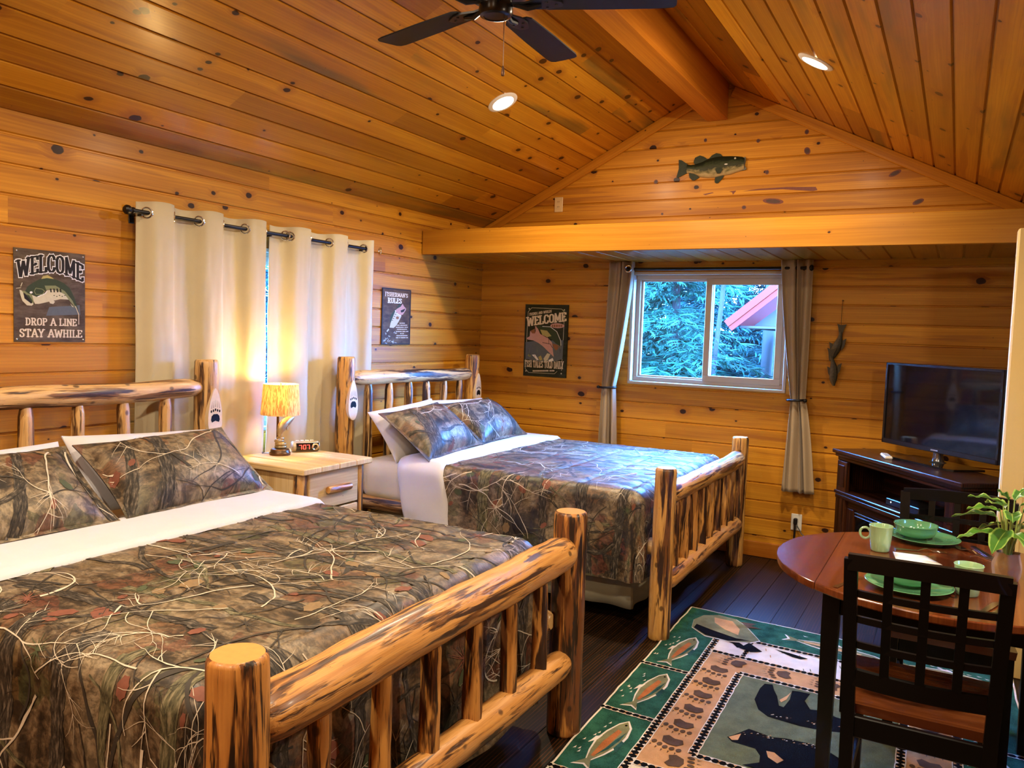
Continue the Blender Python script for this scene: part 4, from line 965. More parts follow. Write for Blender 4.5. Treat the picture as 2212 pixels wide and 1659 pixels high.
class Sign:
    def __init__(s, name, label, fr, w, h, cs_, base, mats, th=.003, frame_m=None):
        s.t = thing(name, label, 'sign', fr[0], group=None); s.fr = fr; s.w = w; s.h = h; s.c = cs_; s.mb = MB(); s.th = th; s.mats = [base] + mats; s.lay = 0
        s.mb.prism(fr, [(0, 0), (w, 0), (w, h), (0, h)], .0005, th, 0)
    def uv(s, x, y):
        (ax, ay), (bx, by), (cx, cy), (dx, dy) = s.c   # TL TR BL BR
        v = .5; u = .5
        for _ in range(6):
            lx = ax + (cx - ax) * v; rx = bx + (dx - bx) * v; u = (x - lx) / (rx - lx); ty = ay + (by - ay) * u; b_ = cy + (dy - cy) * u; v = (y - ty) / (b_ - ty)
        return u * s.w, (1 - v) * s.h
    def put(s, pts, m):
        s.k = getattr(s, 'k', 0) + 1
        s.mb.poly(s.fr, [s.uv(*p) for p in pts], s.th + .0004 + s.lay * .00045 + (s.k % 60) * 7e-6, m)
    def ell(s, cx, cy, rx, ry, m, rot=0, n=16):
        s.put([(cx + rx * math.cos(a) * math.cos(rot) - ry * math.sin(a) * math.sin(rot), cy + rx * math.cos(a) * math.sin(rot) + ry * math.sin(a) * math.cos(rot)) for a in [2 * PI * k / n for k in range(n)]], m)
    def line(s, pts, w_, m):
        for a, b_ in zip(pts, pts[1:]):
            dx, dy = b_[0] - a[0], b_[1] - a[1]; L = math.hypot(dx, dy) or 1; nx, ny = -dy / L * w_ / 2, dx / L * w_ / 2
            s.put([(a[0] + nx, a[1] + ny), (a[0] - nx, a[1] - ny), (b_[0] - nx, b_[1] - ny), (b_[0] + nx, b_[1] + ny)], m)
    def dashes(s, x0, x1, y, h_, m, seed=0):
        r = random.Random(seed + int(y)); x = x0
        while x < x1:
            w_ = r.uniform(.5, .9) * h_; s.put([(x, y - h_ / 2), (min(x + w_, x1), y - h_ / 2), (min(x + w_, x1), y + h_ / 2), (x, y + h_ / 2)], m); x += w_ + h_ * (.25 if r.random() < .8 else .8)
    def done(s, nails=True):
        s.mb.build('panel', s.mats, s.t, smooth=False)
        if nails:
            for (a, b_) in ((.035, .03), (.965, .03), (.035, .97), (.965, .97)):
                mb = MB(); q = Matrix((s.fr[1], s.fr[2], s.fr[3])).transposed(); mb.lathe([(.0042, 0), (.004, .0012), (.002, .002), (0, .0022)], (0, 0, 0), 10)
                mb.V = [tuple(s.fr[0] + s.fr[1] * s.w * a + s.fr[2] * s.h * b_ + s.fr[3] * s.th + q @ Vector(v)) for v in mb.V]; mb.build('nail', CHROME, s.t)
def tin(name, a, b_, c):
    m, nt, b = nmat(name); co_ = nd(nt, 'ShaderNodeTexCoord').outputs['Object']
    f = noi(nt, nd(nt, 'ShaderNodeMapping', None, Vector=co_, Scale=(9, 9, 26)).outputs[0], 1, 5, .65)
    setp(b, Base_Color=ramp(nt, f, [(.35, a), (.52, b_), (.7, c)]), Roughness=.5, Specular_IOR_Level=.15); return m
def lin(xs, ys): return lambda x: float(np.interp(x, xs, ys))
p_ = lambda n, c: plain(n, c, .5, nz=.12, nscale=90, spec=.15)
BLK, CRM, DGR, LGR, BEL, YEL, WHT, PNK, RST, GRY = p_('paint_black', (.016, .012, .008)), p_('paint_cream', (.66, .55, .38)), p_('paint_dark_green', (.035, .05, .02)), p_('paint_light_green', (.19, .20, .085)), p_('paint_belly', (.52, .47, .31)), p_('paint_yellow', (.38, .32, .10)), p_('paint_white', (.72, .70, .66)), p_('paint_pink', (.50, .27, .22)), p_('paint_rust', (.24, .10, .035)), p_('paint_grey', (.10, .115, .12))
ART = [BLK, CRM, DGR, LGR, BEL, YEL, WHT, PNK, RST, GRY]   # 1..10
# sign 1
S1 = Sign('tin_sign', 'tin bass sign reading WELCOME DROP A LINE STAY AWHILE, left of the cream curtains', frame((XL + .001, 1.999, 1.432), (0, 1, 0), (0, 0, 1)), .322, .402, [(165, 207), (1077, 303), (165, 1398), (1075, 1410)], tin('tin_brown', (.05, .03, .014), (.09, .062, .034), (.14, .105, .07)), ART)
S1.put([(600, 960), (1000, 940), (1010, 1060), (560, 1070)], 10)
xs = [190, 340, 480, 640, 800, 940, 1060]; yt = lin(xs, [372, 330, 303, 298, 325, 385, 440]); ybm = lin(xs, [590, 556, 532, 526, 555, 606, 655])
S1.lay = 1; text2d(None, S1.put, 'WELCOME', 200, 1052, yt, ybm, 7, .21, 9); S1.lay = 2; text2d(None, S1.put, 'WELCOME', 200, 1052, yt, ybm, 1, .21, 0)
S1.lay = 1; text2d(None, S1.put, 'DROP A LINE', 300, 960, lin([300, 960], [1093, 1115]), lin([300, 960], [1188, 1206]), 2, .19); text2d(None, S1.put, 'STAY AWHILE', 225, 1035, lin([225, 1035], [1230, 1258]), lin([225, 1035], [1338, 1352]), 2, .19)
S1.put([(500, 605), (520, 570), (580, 558), (640, 590), (680, 625), (570, 610)], 6); S1.lay = 2
S1.put([(300, 760), (330, 700), (400, 650), (480, 610), (570, 595), (680, 610), (790, 660), (870, 730), (930, 850), (970, 970), (990, 1060), (965, 1010), (920, 930), (850, 870), (800, 795), (740, 765), (640, 735), (560, 745), (520, 800), (430, 830), (380, 800), (330, 790)], 3)
S1.lay = 3; S1.put([(540, 690), (680, 690), (800, 760), (900, 880), (960, 1000), (860, 880), (790, 810), (740, 770), (640, 735), (560, 745)], 4)
S1.put([(380, 805), (440, 832), (530, 802), (570, 748), (650, 740), (740, 772), (800, 802), (850, 868), (740, 862), (680, 875), (600, 890), (540, 905), (470, 920), (420, 920), (400, 880)], 5)
S1.put([(230, 740), (262, 752), (402, 920), (380, 942), (320, 937), (265, 880), (240, 800)], 5); S1.put([(585, 870), (640, 868), (672, 895), (650, 922), (610, 915)], 5); S1.put([(870, 915), (920, 965), (900, 962)], 5)
S1.put([(258, 752), (300, 758), (335, 788), (380, 800), (402, 880), (402, 922), (330, 850)], 4); S1.put([(300, 800), (345, 810), (390, 880), (385, 905), (330, 860)], 3)
S1.lay = 4; S1.put([(275, 775), (300, 790), (385, 905), (370, 915), (290, 850)], 1); S1.ell(372, 775, 18, 14, 7); S1.line([(245, 700), (265, 650)], 10, 5); S1.line([(190, 722), (250, 715)], 8, 5)
for k in range(4): S1.put([(605 + 42 * k, 728), (625 + 42 * k, 728), (630 + 42 * k, 775), (612 + 42 * k, 775)], 1)
for k in range(5): S1.ell(660 + 35 * k, 815 + (k % 2) * 12, 9, 6, 3)
S1.line([(450, 830), (545, 790), (570, 760)], 10, 7); S1.line([(430, 720), (510, 735), (540, 760), (510, 800), (430, 800), (410, 760), (430, 720)], 9, 4); S1.line([(940, 950), (985, 1060), (985, 1185)], 9, 2); S1.done()
# sign 2
S2 = Sign('wooden_sign', 'narrow brown sign reading FISHERMAN\'S RULES, between curtains and window corner', frame((XL + .001, 4.512, 1.428), (0, 1, 0), (0, 0, 1)), .33, .393, [(115, 135), (775, 200), (90, 1510), (745, 1520)], tin('sign_plank_brown', (.05, .02, .006), (.09, .045, .015), (.14, .08, .03)), ART, .008)
S2.lay = 0
for q in ([(90, 135), (775, 200)], [(90, 1505), (745, 1515)]): S2.line(q, 26, 1)
S2.line([(118, 140), (95, 1510)], 18, 1); S2.line([(768, 200), (740, 1520)], 26, 1)
S2.lay = 1; text2d(None, S2.put, "FISHERMAN'S", 165, 700, lin([165, 700], [228, 282]), lin([165, 700], [338, 378]), 2, .19); text2d(None, S2.put, 'RULES', 225, 555, lin([225, 555], [372, 400]), lin([225, 555], [502, 522]), 7, .2)
S2.put([(290, 990), (275, 880), (310, 780), (390, 670), (440, 620), (470, 560), (520, 520), (540, 580), (450, 700), (330, 860), (310, 980)], 3); S2.put([(310, 940), (400, 700), (460, 780), (545, 828), (480, 960), (420, 1060), (360, 1115), (270, 1105), (290, 1000)], 5)
S2.put([(395, 685), (450, 640), (530, 590), (575, 520), (600, 580), (655, 640), (650, 680), (580, 790), (520, 805), (450, 775)], 8); S2.put([(200, 1190), (240, 1130), (260, 1160), (215, 1215)], 5)
S2.lay = 2; S2.put([(520, 690), (640, 640), (600, 720), (540, 740)], 1); S2.line([(395, 685), (430, 750), (480, 790), (540, 815)], 14, 7); S2.ell(450, 868, 36, 36, 9)
for k in range(5): S2.line([(315 + k * 24, 930 - k * 48), (345 + k * 24, 925 - k * 48)], 14, 1)
for k in range(26):
    r = random.Random(k); x, y = r.uniform(100, 400), r.uniform(1200, 1490); a = r.uniform(0, 3); S2.line([(x, y), (x + 45 * math.cos(a), y + 45 * math.sin(a))], r.uniform(6, 14), r.choice((7, 10, 5)))
for y, a, b_ in ((1000, 500, 630), (1050, 435, 690), (1100, 415, 715), (1150, 440, 680), (1203, 415, 710), (1256, 515, 600), (1306, 430, 690), (1356, 415, 700)): S2.dashes(a, b_, y, 22, 2)
S2.done(False)
# sign 3
S3 = Sign('carved_sign', 'dark green fish sign reading WELCOME FISH TALES TOLD DAILY, left of the window', frame((-3.108, YB - .001, 1.190), (1, 0, 0), (0, 0, 1)), .385, .582, [(150, 150), (955, 165), (100, 1470), (895, 1530)], tin('sign_dark_green', (.014, .016, .007), (.022, .024, .011), (.036, .037, .017)), ART, .016)
for q in ([(270, 215), (830, 240), (885, 300), (820, 1390)], [(270, 215), (200, 290), (140, 1340), (205, 1415), (690, 1445), (740, 1400)]): S3.line(q, 7, 5)
for q in ((222, 232), (880, 258), (155, 1385), (815, 1445)): S3.ell(q[0], q[1], 12, 14, 5)
S3.lay = 1; S3.put([(150, 850), (300, 830), (860, 820), (840, 1170), (680, 1225), (480, 1225), (145, 1160)], 10); S3.ell(430, 830, 1, 1, 1)
text2d(None, S3.put, 'FRIENDS AND WORLDS', 222, 648, lin([222, 648], [312, 252]), lin([222, 648], [362, 302]), 2, .18); text2d(None, S3.put, 'WELCOME', 175, 915, lin([175, 915], [388, 298]), lin([175, 915], [556, 464]), 2, .21); text2d(None, S3.put, 'FISH TALES TOLD DAILY', 132, 860, lin([132, 860], [1180, 1215]), lin([132, 860], [1310, 1362]), 2, .19)
S3.ell(750, 550, 132, 46, 8, .03); S3.lay = 2; S3.dashes(650, 855, 552, 44, 9); S3.dashes(285, 690, 1388, 26, 2, 5)
S3.put([(330, 550), (450, 545), (600, 560), (720, 630), (790, 740), (812, 850), (800, 930), (720, 880), (640, 800), (540, 740), (430, 680), (380, 600)], 3)
S3.put([(165, 780), (230, 740), (240, 640), (280, 690), (330, 690), (345, 640), (330, 550), (385, 600), (430, 700), (560, 760), (650, 860), (660, 960), (680, 1130), (550, 1000), (480, 930), (400, 870), (300, 820), (200, 805)], 8); S3.put([(800, 930), (760, 985), (720, 1012), (680, 960), (655, 880), (730, 900)], 9)
S3.lay = 3; S3.put([(430, 620), (560, 640), (640, 740), (560, 760), (470, 720)], 6); S3.put([(250, 640), (330, 600), (330, 690), (280, 690)], 9); S3.line([(345, 560), (375, 640), (365, 740)], 22, 8); S3.line([(470, 560), (620, 570), (740, 660), (810, 830), (815, 920)], 9, 7); S3.line([(400, 600), (440, 700), (560, 770)], 10, 1); S3.line([(470, 860), (620, 890), (655, 960)], 9, 1); S3.line([(585, 640), (590, 880)], 7, 1)
S3.put([(490, 1160), (560, 1060), (620, 1080), (560, 1200), (500, 1195)], 5); S3.put([(580, 1190), (660, 1150), (680, 1200), (600, 1220)], 7); S3.put([(270, 1085), (330, 1080), (400, 1180), (370, 1190)], 7); S3.put([(390, 1130), (440, 1100), (470, 1180), (420, 1200)], 6); S3.ell(220, 1100, 36, 22, 4, .4); S3.ell(770, 1100, 60, 50, 10)
for k in range(22):
    r = random.Random(k + 50); x, y = r.uniform(170, 820), r.uniform(880, 1060)
    if x < 420 or x > 700: S3.line([(x, y), (x + 3, y + r.uniform(40, 110))], 5, r.choice((10, 4, 1)))
S3.done(False)

# ------------------------------------------------------------------ wall fish
def fish_mat(name, cols):
    m, nt, b = nmat(name); lc = nd(nt, 'ShaderNodeAttribute', {'attribute_name': 'lc'}).outputs['Vector']; sp = nd(nt, 'ShaderNodeSeparateXYZ', None, _0=lc)
    nn = noi(nt, nd(nt, 'ShaderNodeCombineXYZ', None, _0=mth(nt, 'MULTIPLY', sp.outputs[0], 22), _1=mth(nt, 'MULTIPLY', sp.outputs[1], 2.6), _2=2.0).outputs[0], 1, 3)
    f = mth(nt, 'ADD', mth(nt, 'MULTIPLY', sp.outputs[1], .5), .5); f = mth(nt, 'ADD', f, mth(nt, 'MULTIPLY', mth(nt, 'SUBTRACT', nn, .5), .75))
    setp(b, Base_Color=ramp(nt, f, cols), Roughness=.5, Specular_IOR_Level=.2); return m
BASS = fish_mat('bass_paint', [(.10, (.38, .30, .15)), (.30, (.18, .15, .06)), (.42, (.03, .03, .012)), (.6, (.035, .042, .014)), (.8, (.010, .014, .006))])
FIN = plain('bass_fin', (.022, .027, .01), .5, nz=.5, nscale=70, spec=.2)
k_ = .507 / 1450; FO = Vector((-1.637, YB, 2.772)); frp = frame(FO, (1, 0, 0), (0, 0, 1))
def fm(x, y): return ((x - 1035) * k_, -((y - 545) + .067 * (x - 1035)) * k_)
t = thing('fish_plaque', 'painted bass plaque high on the gable wall', 'wall decoration', FO)
st = [(530, 470, 655), (600, 478, 650), (690, 468, 668), (820, 430, 730), (985, 352, 745), (1130, 318, 735), (1265, 303, 700), (1440, 300, 672), (1560, 306, 628), (1660, 317, 600), (1715, 340, 575)]
mb = MB(); rings = []
for i, (x, a, b_) in enumerate(st):
    y0, y1 = fm(x, a)[1], fm(x, b_)[1]; ux = fm(x, 0)[0]; ring = []
    for j in range(15):
        th = PI * j / 14; cy = math.cos(th); dp = math.sin(th) * min(.032, abs(y0 - y1) * .33) + .003
        ring.append(mb.vert(FO + frp[1] * ux + frp[2] * ((y0 + y1) / 2 + (y0 - y1) / 2 * cy) + frp[3] * dp, (ux + 1, cy, .5)))
    rings.append(ring)
for A, B in zip(rings, rings[1:]):
    for j in range(14): mb.face((A[j], A[j + 1], B[j + 1], B[j]))
for rg in (rings[0], rings[-1]): mb.face(rg)
body = mb.build('body', BASS, t, ang=60)
def pf(name, pts, d0=.002, d1=.008, mat=FIN, parent=None):
    mb = MB(); mb.prism(frp, [fm(*p) for p in pts], d0, d1, 0); return mb.build(name, mat, parent or t, smooth=False)
pf('tail_fin', [(560, 480), (400, 382), (342, 375), (352, 560), (308, 735), (335, 748), (520, 655), (565, 640)])
pf('dorsal_fin', [(700, 480), (668, 440), (665, 400), (690, 330), (790, 286), (870, 310), (945, 358), (985, 350), (1040, 285), (1130, 240), (1215, 256), (1270, 310), (1200, 420), (900, 460)])
pf('anal_fin', [(575, 640), (575, 680), (592, 742), (655, 800), (705, 795), (800, 735), (700, 660)])
pf('pelvic_fin', [(1130, 720), (1125, 830), (1150, 852), (1195, 850), (1275, 760), (1310, 695)])
pf('jaw', [(1700, 330), (1728, 322), (1740, 400), (1722, 490), (1765, 560), (1742, 582), (1620, 602), (1640, 500)], .004, .014, plain('bass_mouth', (.10, .09, .06), .4))
pf('pectoral_fin', [(1150, 600), (1180, 555), (1260, 550), (1300, 590), (1260, 660), (1190, 670)], .034, .038)
mb = MB(); q = fm(1535, 360); mb.lathe([(0, .004), (.006, .003), (.008, 0)], (0, 0, 0), 12); mb.V = [tuple(FO + frp[1] * (q[0] + v[0]) + frp[2] * (q[1] + v[1]) + frp[3] * (.027 + v[2])) for v in mb.V]; mb.build('eye', p_('eye_glint', (.45, .42, .30)), t)
mb = MB(); q = fm(1360, 480); mb.lathe([(0, .003), (.012, .002), (.015, 0)], (0, 0, 0), 12); mb.V = [tuple(FO + frp[1] * (q[0] + v[0]) + frp[2] * (q[1] + v[1] * .35) + frp[3] * (.033 + v[2])) for v in mb.V]; mb.build('gill_mark', p_('gill_white', (.7, .68, .6)), t)
# pair of hanging fish
t = thing('hanging_fish', 'two carved fish hung head down on a string right of the window', 'wall decoration', (-.73, YB - .03, 1.25))
TRT = fish_mat('carved_trout', [(.1, (.15, .115, .06)), (.4, (.085, .066, .035)), (.6, (.035, .028, .016)), (.8, (.05, .042, .024)), (.95, (.02, .017, .01))])
def hfish(x0, z0, x1, z1, rm, yoff, nm):
    mb = MB(); pa = [Vector((x0 + (x1 - x0) * f + .008 * math.sin(f * 5), YB - .028 - yoff, z0 + (z1 - z0) * f)) for f in np.linspace(0, 1, 10)]
    hs = [rm * q for q in (.42, .40, .55, .78, .95, 1, .98, .88, .62, .25)]; fish_body(mb, pa, hs, [h * .55 for h in hs], (1, 0, .1)); b_ = mb.build(nm, TRT, t, ang=60)
    T = lambda a, c: (pa[0].x + a, pa[0].y, pa[0].z + c)
    fin('tail_fin', [T(-.012, -.01), T(-.018, .03), T(-.026, .055), T(0, .045), T(.034, .052), T(.02, .02), T(.012, -.01)], .004, b_, TRT, (0, 1, 0))
    c = pa[4]; fin('dorsal_fin', [(c.x + rm * .8, c.y, c.z + .03), (c.x + rm + .022, c.y, c.z + .045), (c.x + rm + .012, c.y, c.z - .01), (c.x + rm * .8, c.y, c.z - .04)], .003, b_, TRT, (0, 1, 0))
    c = pa[5]; fin('pelvic_fin', [(c.x - rm * .8, c.y, c.z + .03), (c.x - rm - .016, c.y, c.z + .04), (c.x - rm - .008, c.y, c.z - .005), (c.x - rm * .8, c.y, c.z - .03)], .003, b_, TRT, (0, 1, 0))
hfish(-.694, 1.62, -.742, 1.42, .030, .0, 'upper_fish'); hfish(-.745, 1.455, -.708, 1.255, .027, .022, 'lower_fish')
mb = MB(); mb.tube([(-.695, YB - .012, 1.83), (-.697, YB - .02, 1.73), (-.694, YB - .028, 1.655)], .0018, 6); mb.lathe([(0, -.006), (.005, -.003), (.005, .003), (0, .006)], (-.695, YB - .010, 1.83), 8); mb.build('string', p_('string_brown', (.12, .06, .02)), t)

# ------------------------------------------------------------------ outlets
def outlet(c, label, mat, plug):
    c = Vector(c); t = thing('wall_outlet', label, 'outlet', c, group='wall outlets')
    mb = MB(); mb.box(c + Vector((0, -.004, 0)), (.072, .007, .117), 0, .003); mb.build('cover_plate', mat, t)
    for dz in (.02, -.02):
        mb = MB(); fr = frame(c + Vector((0, -.0075, dz)), (1, 0, 0), (0, 0, 1)); mb.prism(fr, [(-.016, -.013), (.016, -.013), (.016, .013), (-.016, .013)], 0, .002, 0)
        r_ = mb.build('socket', mat, t, smooth=False); mb = MB()
        for x in (-.006, .006): mb.poly(fr, [(x - .0015, -.003), (x + .0015, -.003), (x + .0015, .007), (x - .0015, .007)], .0025, 0)
        mb.build('slots', BLACKP, r_)
outlet((-2.848, YB, 2.566), 'cream wall outlet above the soffit, left of the bass plaque', plain('outlet_almond', (.60, .42, .20), .4), 0)
outlet((-.912, YB, .285), 'white wall outlet near the floor below the right taupe curtain', plain('outlet_white', (.72, .70, .64), .4), 1)
mb = MB(); c = Vector((-.915, YB - .012, .275)); mb.box(c + Vector((0, -.014, .02)), (.026, .032, .045), 0, .006); mb.tube([c + Vector((0, -.02, .0)), c + Vector((0, -.026, -.05)), c + Vector((-.003, -.022, -.12)), c + Vector((-.002, -.02, -.2)), c + Vector((.03, -.03, -.262)), c + Vector((.25, -.06, -.268))], .007, 10)
mb.tube([c + Vector((.012, -.015, -.01)), c + Vector((.045, -.02, -.06)), c + Vector((.10, -.02, -.10)), c + Vector((.22, -.025, -.14)), c + Vector((.3, -.1, -.2))], .0035, 8)
tag(mb.build('power_cord', BLACKP), 'black plug and cord in the low white outlet', 'cord')

# ------------------------------------------------------------------ ceiling fan
FX, FY, FZ = -1.575, 2.645, 2.755
t = thing('ceiling_fan', 'black ceiling fan hanging from the ridge beam', 'ceiling fan', (FX, FY, FZ + .345))
mb = MB(); mb.lathe([(0, .349), (.07, .345), (.065, .315), (.03, .295), (.014, .29), (.014, .16), (0, .16)], (FX, FY, FZ), 28); mb.build('downrod', BLACKM, t, ang=40)
mb = MB(); mb.lathe([(0, .17), (.05, .165), (.10, .15), (.125, .12), (.128, .06), (.115, .03), (.09, .015), (0, .012)], (FX, FY, FZ), 36); mb.build('motor_housing', BLACKM, t, ang=40)
mb = MB(); mb.lathe([(0, .014), (.062, .013), (.064, -.03), (.058, -.042), (.046, -.046), (.044, -.043), (.02, -.044), (0, -.044)], (FX, FY, FZ), 32); mb.build('switch_cap', plain('fan_cap_gloss', (.02, .018, .018), .25, .7), t, ang=40)
BLADE = plain('fan_blade_black', (.006, .006, .007), .5, nz=.15, nscale=20, spec=.25)
for k in range(5):
    a = math.radians(20.5 + 72 * k); R = Matrix.Rotation(a, 3, 'Z') @ Matrix.Rotation(math.radians(-4), 3, 'X')
    T = lambda x, y, z=0: Vector((FX, FY, FZ + .005)) + R @ Vector((x, y, z))
    mb = MB(); out = [(.17, -.045), (.19, -.058), (.40, -.066), (.62, -.068), (.648, -.062), (.658, -.045), (.660, .045), (.65, .06), (.62, .066), (.40, .064), (.19, .056), (.17, .043)]
    fr = (T(0, 0), R @ Vector((1, 0, 0)), R @ Vector((0, 1, 0)), R @ Vector((0, 0, 1))); mb.prism(fr, out, -.003, .003, 0); b_ = mb.build('blade', BLADE, t, smooth=False)
    mb = MB(); mb.prism(fr, [(.06, -.012), (.11, -.014), (.15, -.034), (.20, -.036), (.245, -.018), (.25, .0), (.245, .018), (.20, .036), (.15, .034), (.11, .014), (.06, .012)], -.011, -.0035, 0)
    mb.tube([T(.07, 0, -.006), T(.12, 0, -.022), T(.17, 0, -.012)], .010, 8)
    for x, y in ((.19, -.02), (.19, .02), (.225, 0)): mb.lathe([(.006, 0), (.005, -.003), (0, -.004)], T(x, y, -.011), 8)
    mb.build('blade_iron', BLACKM, b_, ang=40)
mb = MB(); mb.tube([(FX + .02, FY + .03, FZ - .045), (FX + .021, FY + .03, FZ - .22)], .0016, 6); mb.lathe([(0, .03), (.003, .028), (.0065, .008), (.007, -.004), (.005, -.008), (0, -.008)], (FX + .021, FY + .03, FZ - .245), 12); mb.build('pull_chain', plain('chain_bronze', (.10, .05, .03), .4, .7), t)
# ------------------------------------------------------------------ rug
def pile(name, c, nz=.3):
    m, nt, b = nmat(name); co_ = nd(nt, 'ShaderNodeTexCoord').outputs['Object']
    n1 = noi(nt, co_, 14, 4); n2 = noi(nt, co_, 420, 2)
    f = mth(nt, 'ADD', mth(nt, 'MULTIPLY', n1, .5), mth(nt, 'MULTIPLY', n2, .5))
    setp(b, Base_Color=mixc(nt, step(nt, f, .35, .65), tuple(x * (1 - nz) for x in c), tuple(min(1, x * (1 + nz)) for x in c)), Roughness=.95, Specular_IOR_Level=.03)
    bump(nt, b, n2, .5, .004); return m
RUGM = [pile('rug_teal', (.02, .075, .045), .5), pile('rug_black', (.004, .0035, .003)), pile('rug_tan', (.46, .24, .10), .18), pile('rug_sage', (.10, .115, .062), .25), pile('rug_cream', (.62, .53, .42), .12), pile('rug_brown', (.085, .05, .03)), pile('rug_rust', (.34, .11, .03)), pile('rug_olive', (.16, .15, .07)), pile('rug_dark_teal', (.02, .06, .05), .5)]
TEAL, RBK, TAN, SAGE, RCR, RBR, RRU, ROL, RDT = range(9)
mb = MB(); RT = .011; rfr = frame((0, 0, 0), (1, 0, 0), (0, 1, 0)); rr = random.Random(5)
def wav(a, b_, amp=.004, n=40):
    a = Vector(a); b_ = Vector(b_); d = (b_ - a); p = Vector((-d.y, d.x)).normalized()
    return [tuple(a + d * (i / n) + p * amp * noise.noise((i * .55 + a.x * 9, a.y * 9, .5))) for i in range(n + 1)]
rc = [(-1.245, 4.485), (.32, 4.40), (.36, 2.14), (-1.175, 2.16)]   # far left, far right, near right, near left
def rq(u, v):  # u 0..1 across, v 0..1 from the far edge to the near edge
    a = Vector(rc[0]).lerp(Vector(rc[1]), u); b_ = Vector(rc[3]).lerp(Vector(rc[2]), u); return a.lerp(b_, v)
RW, RL = 1.56, 2.34
def rp(x, y): p = rq(x / RW, y / RL); return (p.x, p.y)
RK = [0]
def rpoly(pts, m, lay=1):
    RK[0] = (RK[0] + 1) % 45; mb.poly(rfr, [rp(*p) for p in pts], RT + .0005 * lay + RK[0] * 8e-6, m)
outl = []
for a, b_ in (((0, 0), (RW, 0)), ((RW, 0), (RW, RL)), ((RW, RL), (0, RL)), ((0, RL), (0, 0))): outl += [rp(*p) for p in wav(a, b_, .006)][:-1]
mb.prism(rfr, outl, .0005, RT, TEAL)
def band(a, b_, w_, m, lay=1, amp=.003):
    A = wav(a, b_, amp); d = Vector(b_) - Vector(a); p = Vector((-d.y, d.x)).normalized() * w_ / 2
    for q, r_ in zip(A, A[1:]): rpoly([(q[0] - p.x, q[1] - p.y), (q[0] + p.x, q[1] + p.y), (r_[0] + p.x, r_[1] + p.y), (r_[0] - p.x, r_[1] - p.y)], m, lay)
def zipper(a, b_, w_=.034):
    band(a, b_, w_, RBK, 4); d = Vector(b_) - Vector(a); L = d.length; d /= L; p = Vector((-d.y, d.x)); n = int(L / .028)
    for s_ in (-1, 1): band(tuple(Vector(a) + p * w_ * .5 * s_), tuple(Vector(b_) + p * w_ * .5 * s_), .004, RCR, 5)
    for i in range(n):
        c = Vector(a) + d * (i + .5) * L / n
        for s_ in (-1, 1): q = [c + p * s_ * w_ * .42 - d * .008, c + p * s_ * w_ * .42 + d * .008, c + p * s_ * .003]; rpoly([tuple(x) for x in q], TAN if i % 2 else RCR, 5)
for a, b_ in (((.004, .004), (RW - .004, .004)), ((RW - .004, .004), (RW - .004, RL - .004)), ((.004, RL - .004), (RW - .004, RL - .004)), ((.004, .004), (.004, RL - .004))): band(a, b_, .008, RCR, 3, .006)
xo, xi = .245, .435; yo, yw, yi, yj, ywn, yon = .33, .575, .765, 1.61, 1.78, 2.0
rpoly([(xo, yo), (RW - xo, yo), (RW - xo, yon), (xo, yon)], RCR, 1)
rpoly([(xo, yw), (RW - xo, yw), (RW - xo, ywn), (xo, ywn)], TAN, 2); rpoly([(xi, yi), (RW - xi, yi), (RW - xi, yj), (xi, yj)], SAGE, 3)
for a, b_ in (((xo, yo), (RW - xo, yo)), ((xo, yw), (RW - xo, yw)), ((xo, ywn), (RW - xo, ywn)), ((xo, yon), (RW - xo, yon)), ((xo, yo), (xo, yon)), ((RW - xo, yo), (RW - xo, yon)), ((xi, yi), (RW - xi, yi)), ((xi, yj), (RW - xi, yj)), ((xi, yi), (xi, yj)), ((RW - xi, yi), (RW - xi, yj))): zipper(a, b_)
for y in (.91, 1.44, 1.97): zipper((0, y), (xo, y), .028); zipper((RW - xo, y), (RW, y), .028)
for x in (.41, .80, 1.2): zipper((x, yo), (x, yw), .026); zipper((x, ywn), (x, yon), .026)
def paw(x, y, a, s_=1.0):
    c_, sn_ = math.cos(a), math.sin(a); T = lambda p: (x + (p[0] * c_ - p[1] * sn_) * s_, y + (p[0] * sn_ + p[1] * c_) * s_)
    E = lambda cx, cy, rx, ry, n=12: [T((cx + rx * math.cos(q), cy + ry * math.sin(q))) for q in [2 * PI * k / n for k in range(n)]]
    rpoly([T(p) for p in ((-.045, -.02), (-.03, -.04), (0, -.03), (.03, -.04), (.045, -.015), (.03, .018), (0, .026), (-.03, .018))], RBR, 6)
    for k in range(5): rpoly(E(-.052 + .026 * k, .040 + .012 * (1 - abs(k - 2) / 2), .010, .014), RBR, 6)
    for k in range(5): rpoly([T(q) for q in ((-.057 + .026 * k, .064 + .01 * (1 - abs(k - 2) / 2)), (-.051 + .026 * k, .064 + .01 * (1 - abs(k - 2) / 2)), (-.054 + .027 * k, .082 + .01 * (1 - abs(k - 2) / 2)))], RBR, 6)
for k in range(6): paw((xo + xi) / 2, .79 + k * .155, .2); paw(RW - (xo + xi) / 2, .86 + k * .165, .1)
for k in range(5): paw(.40 + k * .21, (yw + yi) / 2 - .01, PI / 2 + .2 * (-1) ** k); paw(.40 + k * .21, (yj + ywn) / 2, -PI / 2)
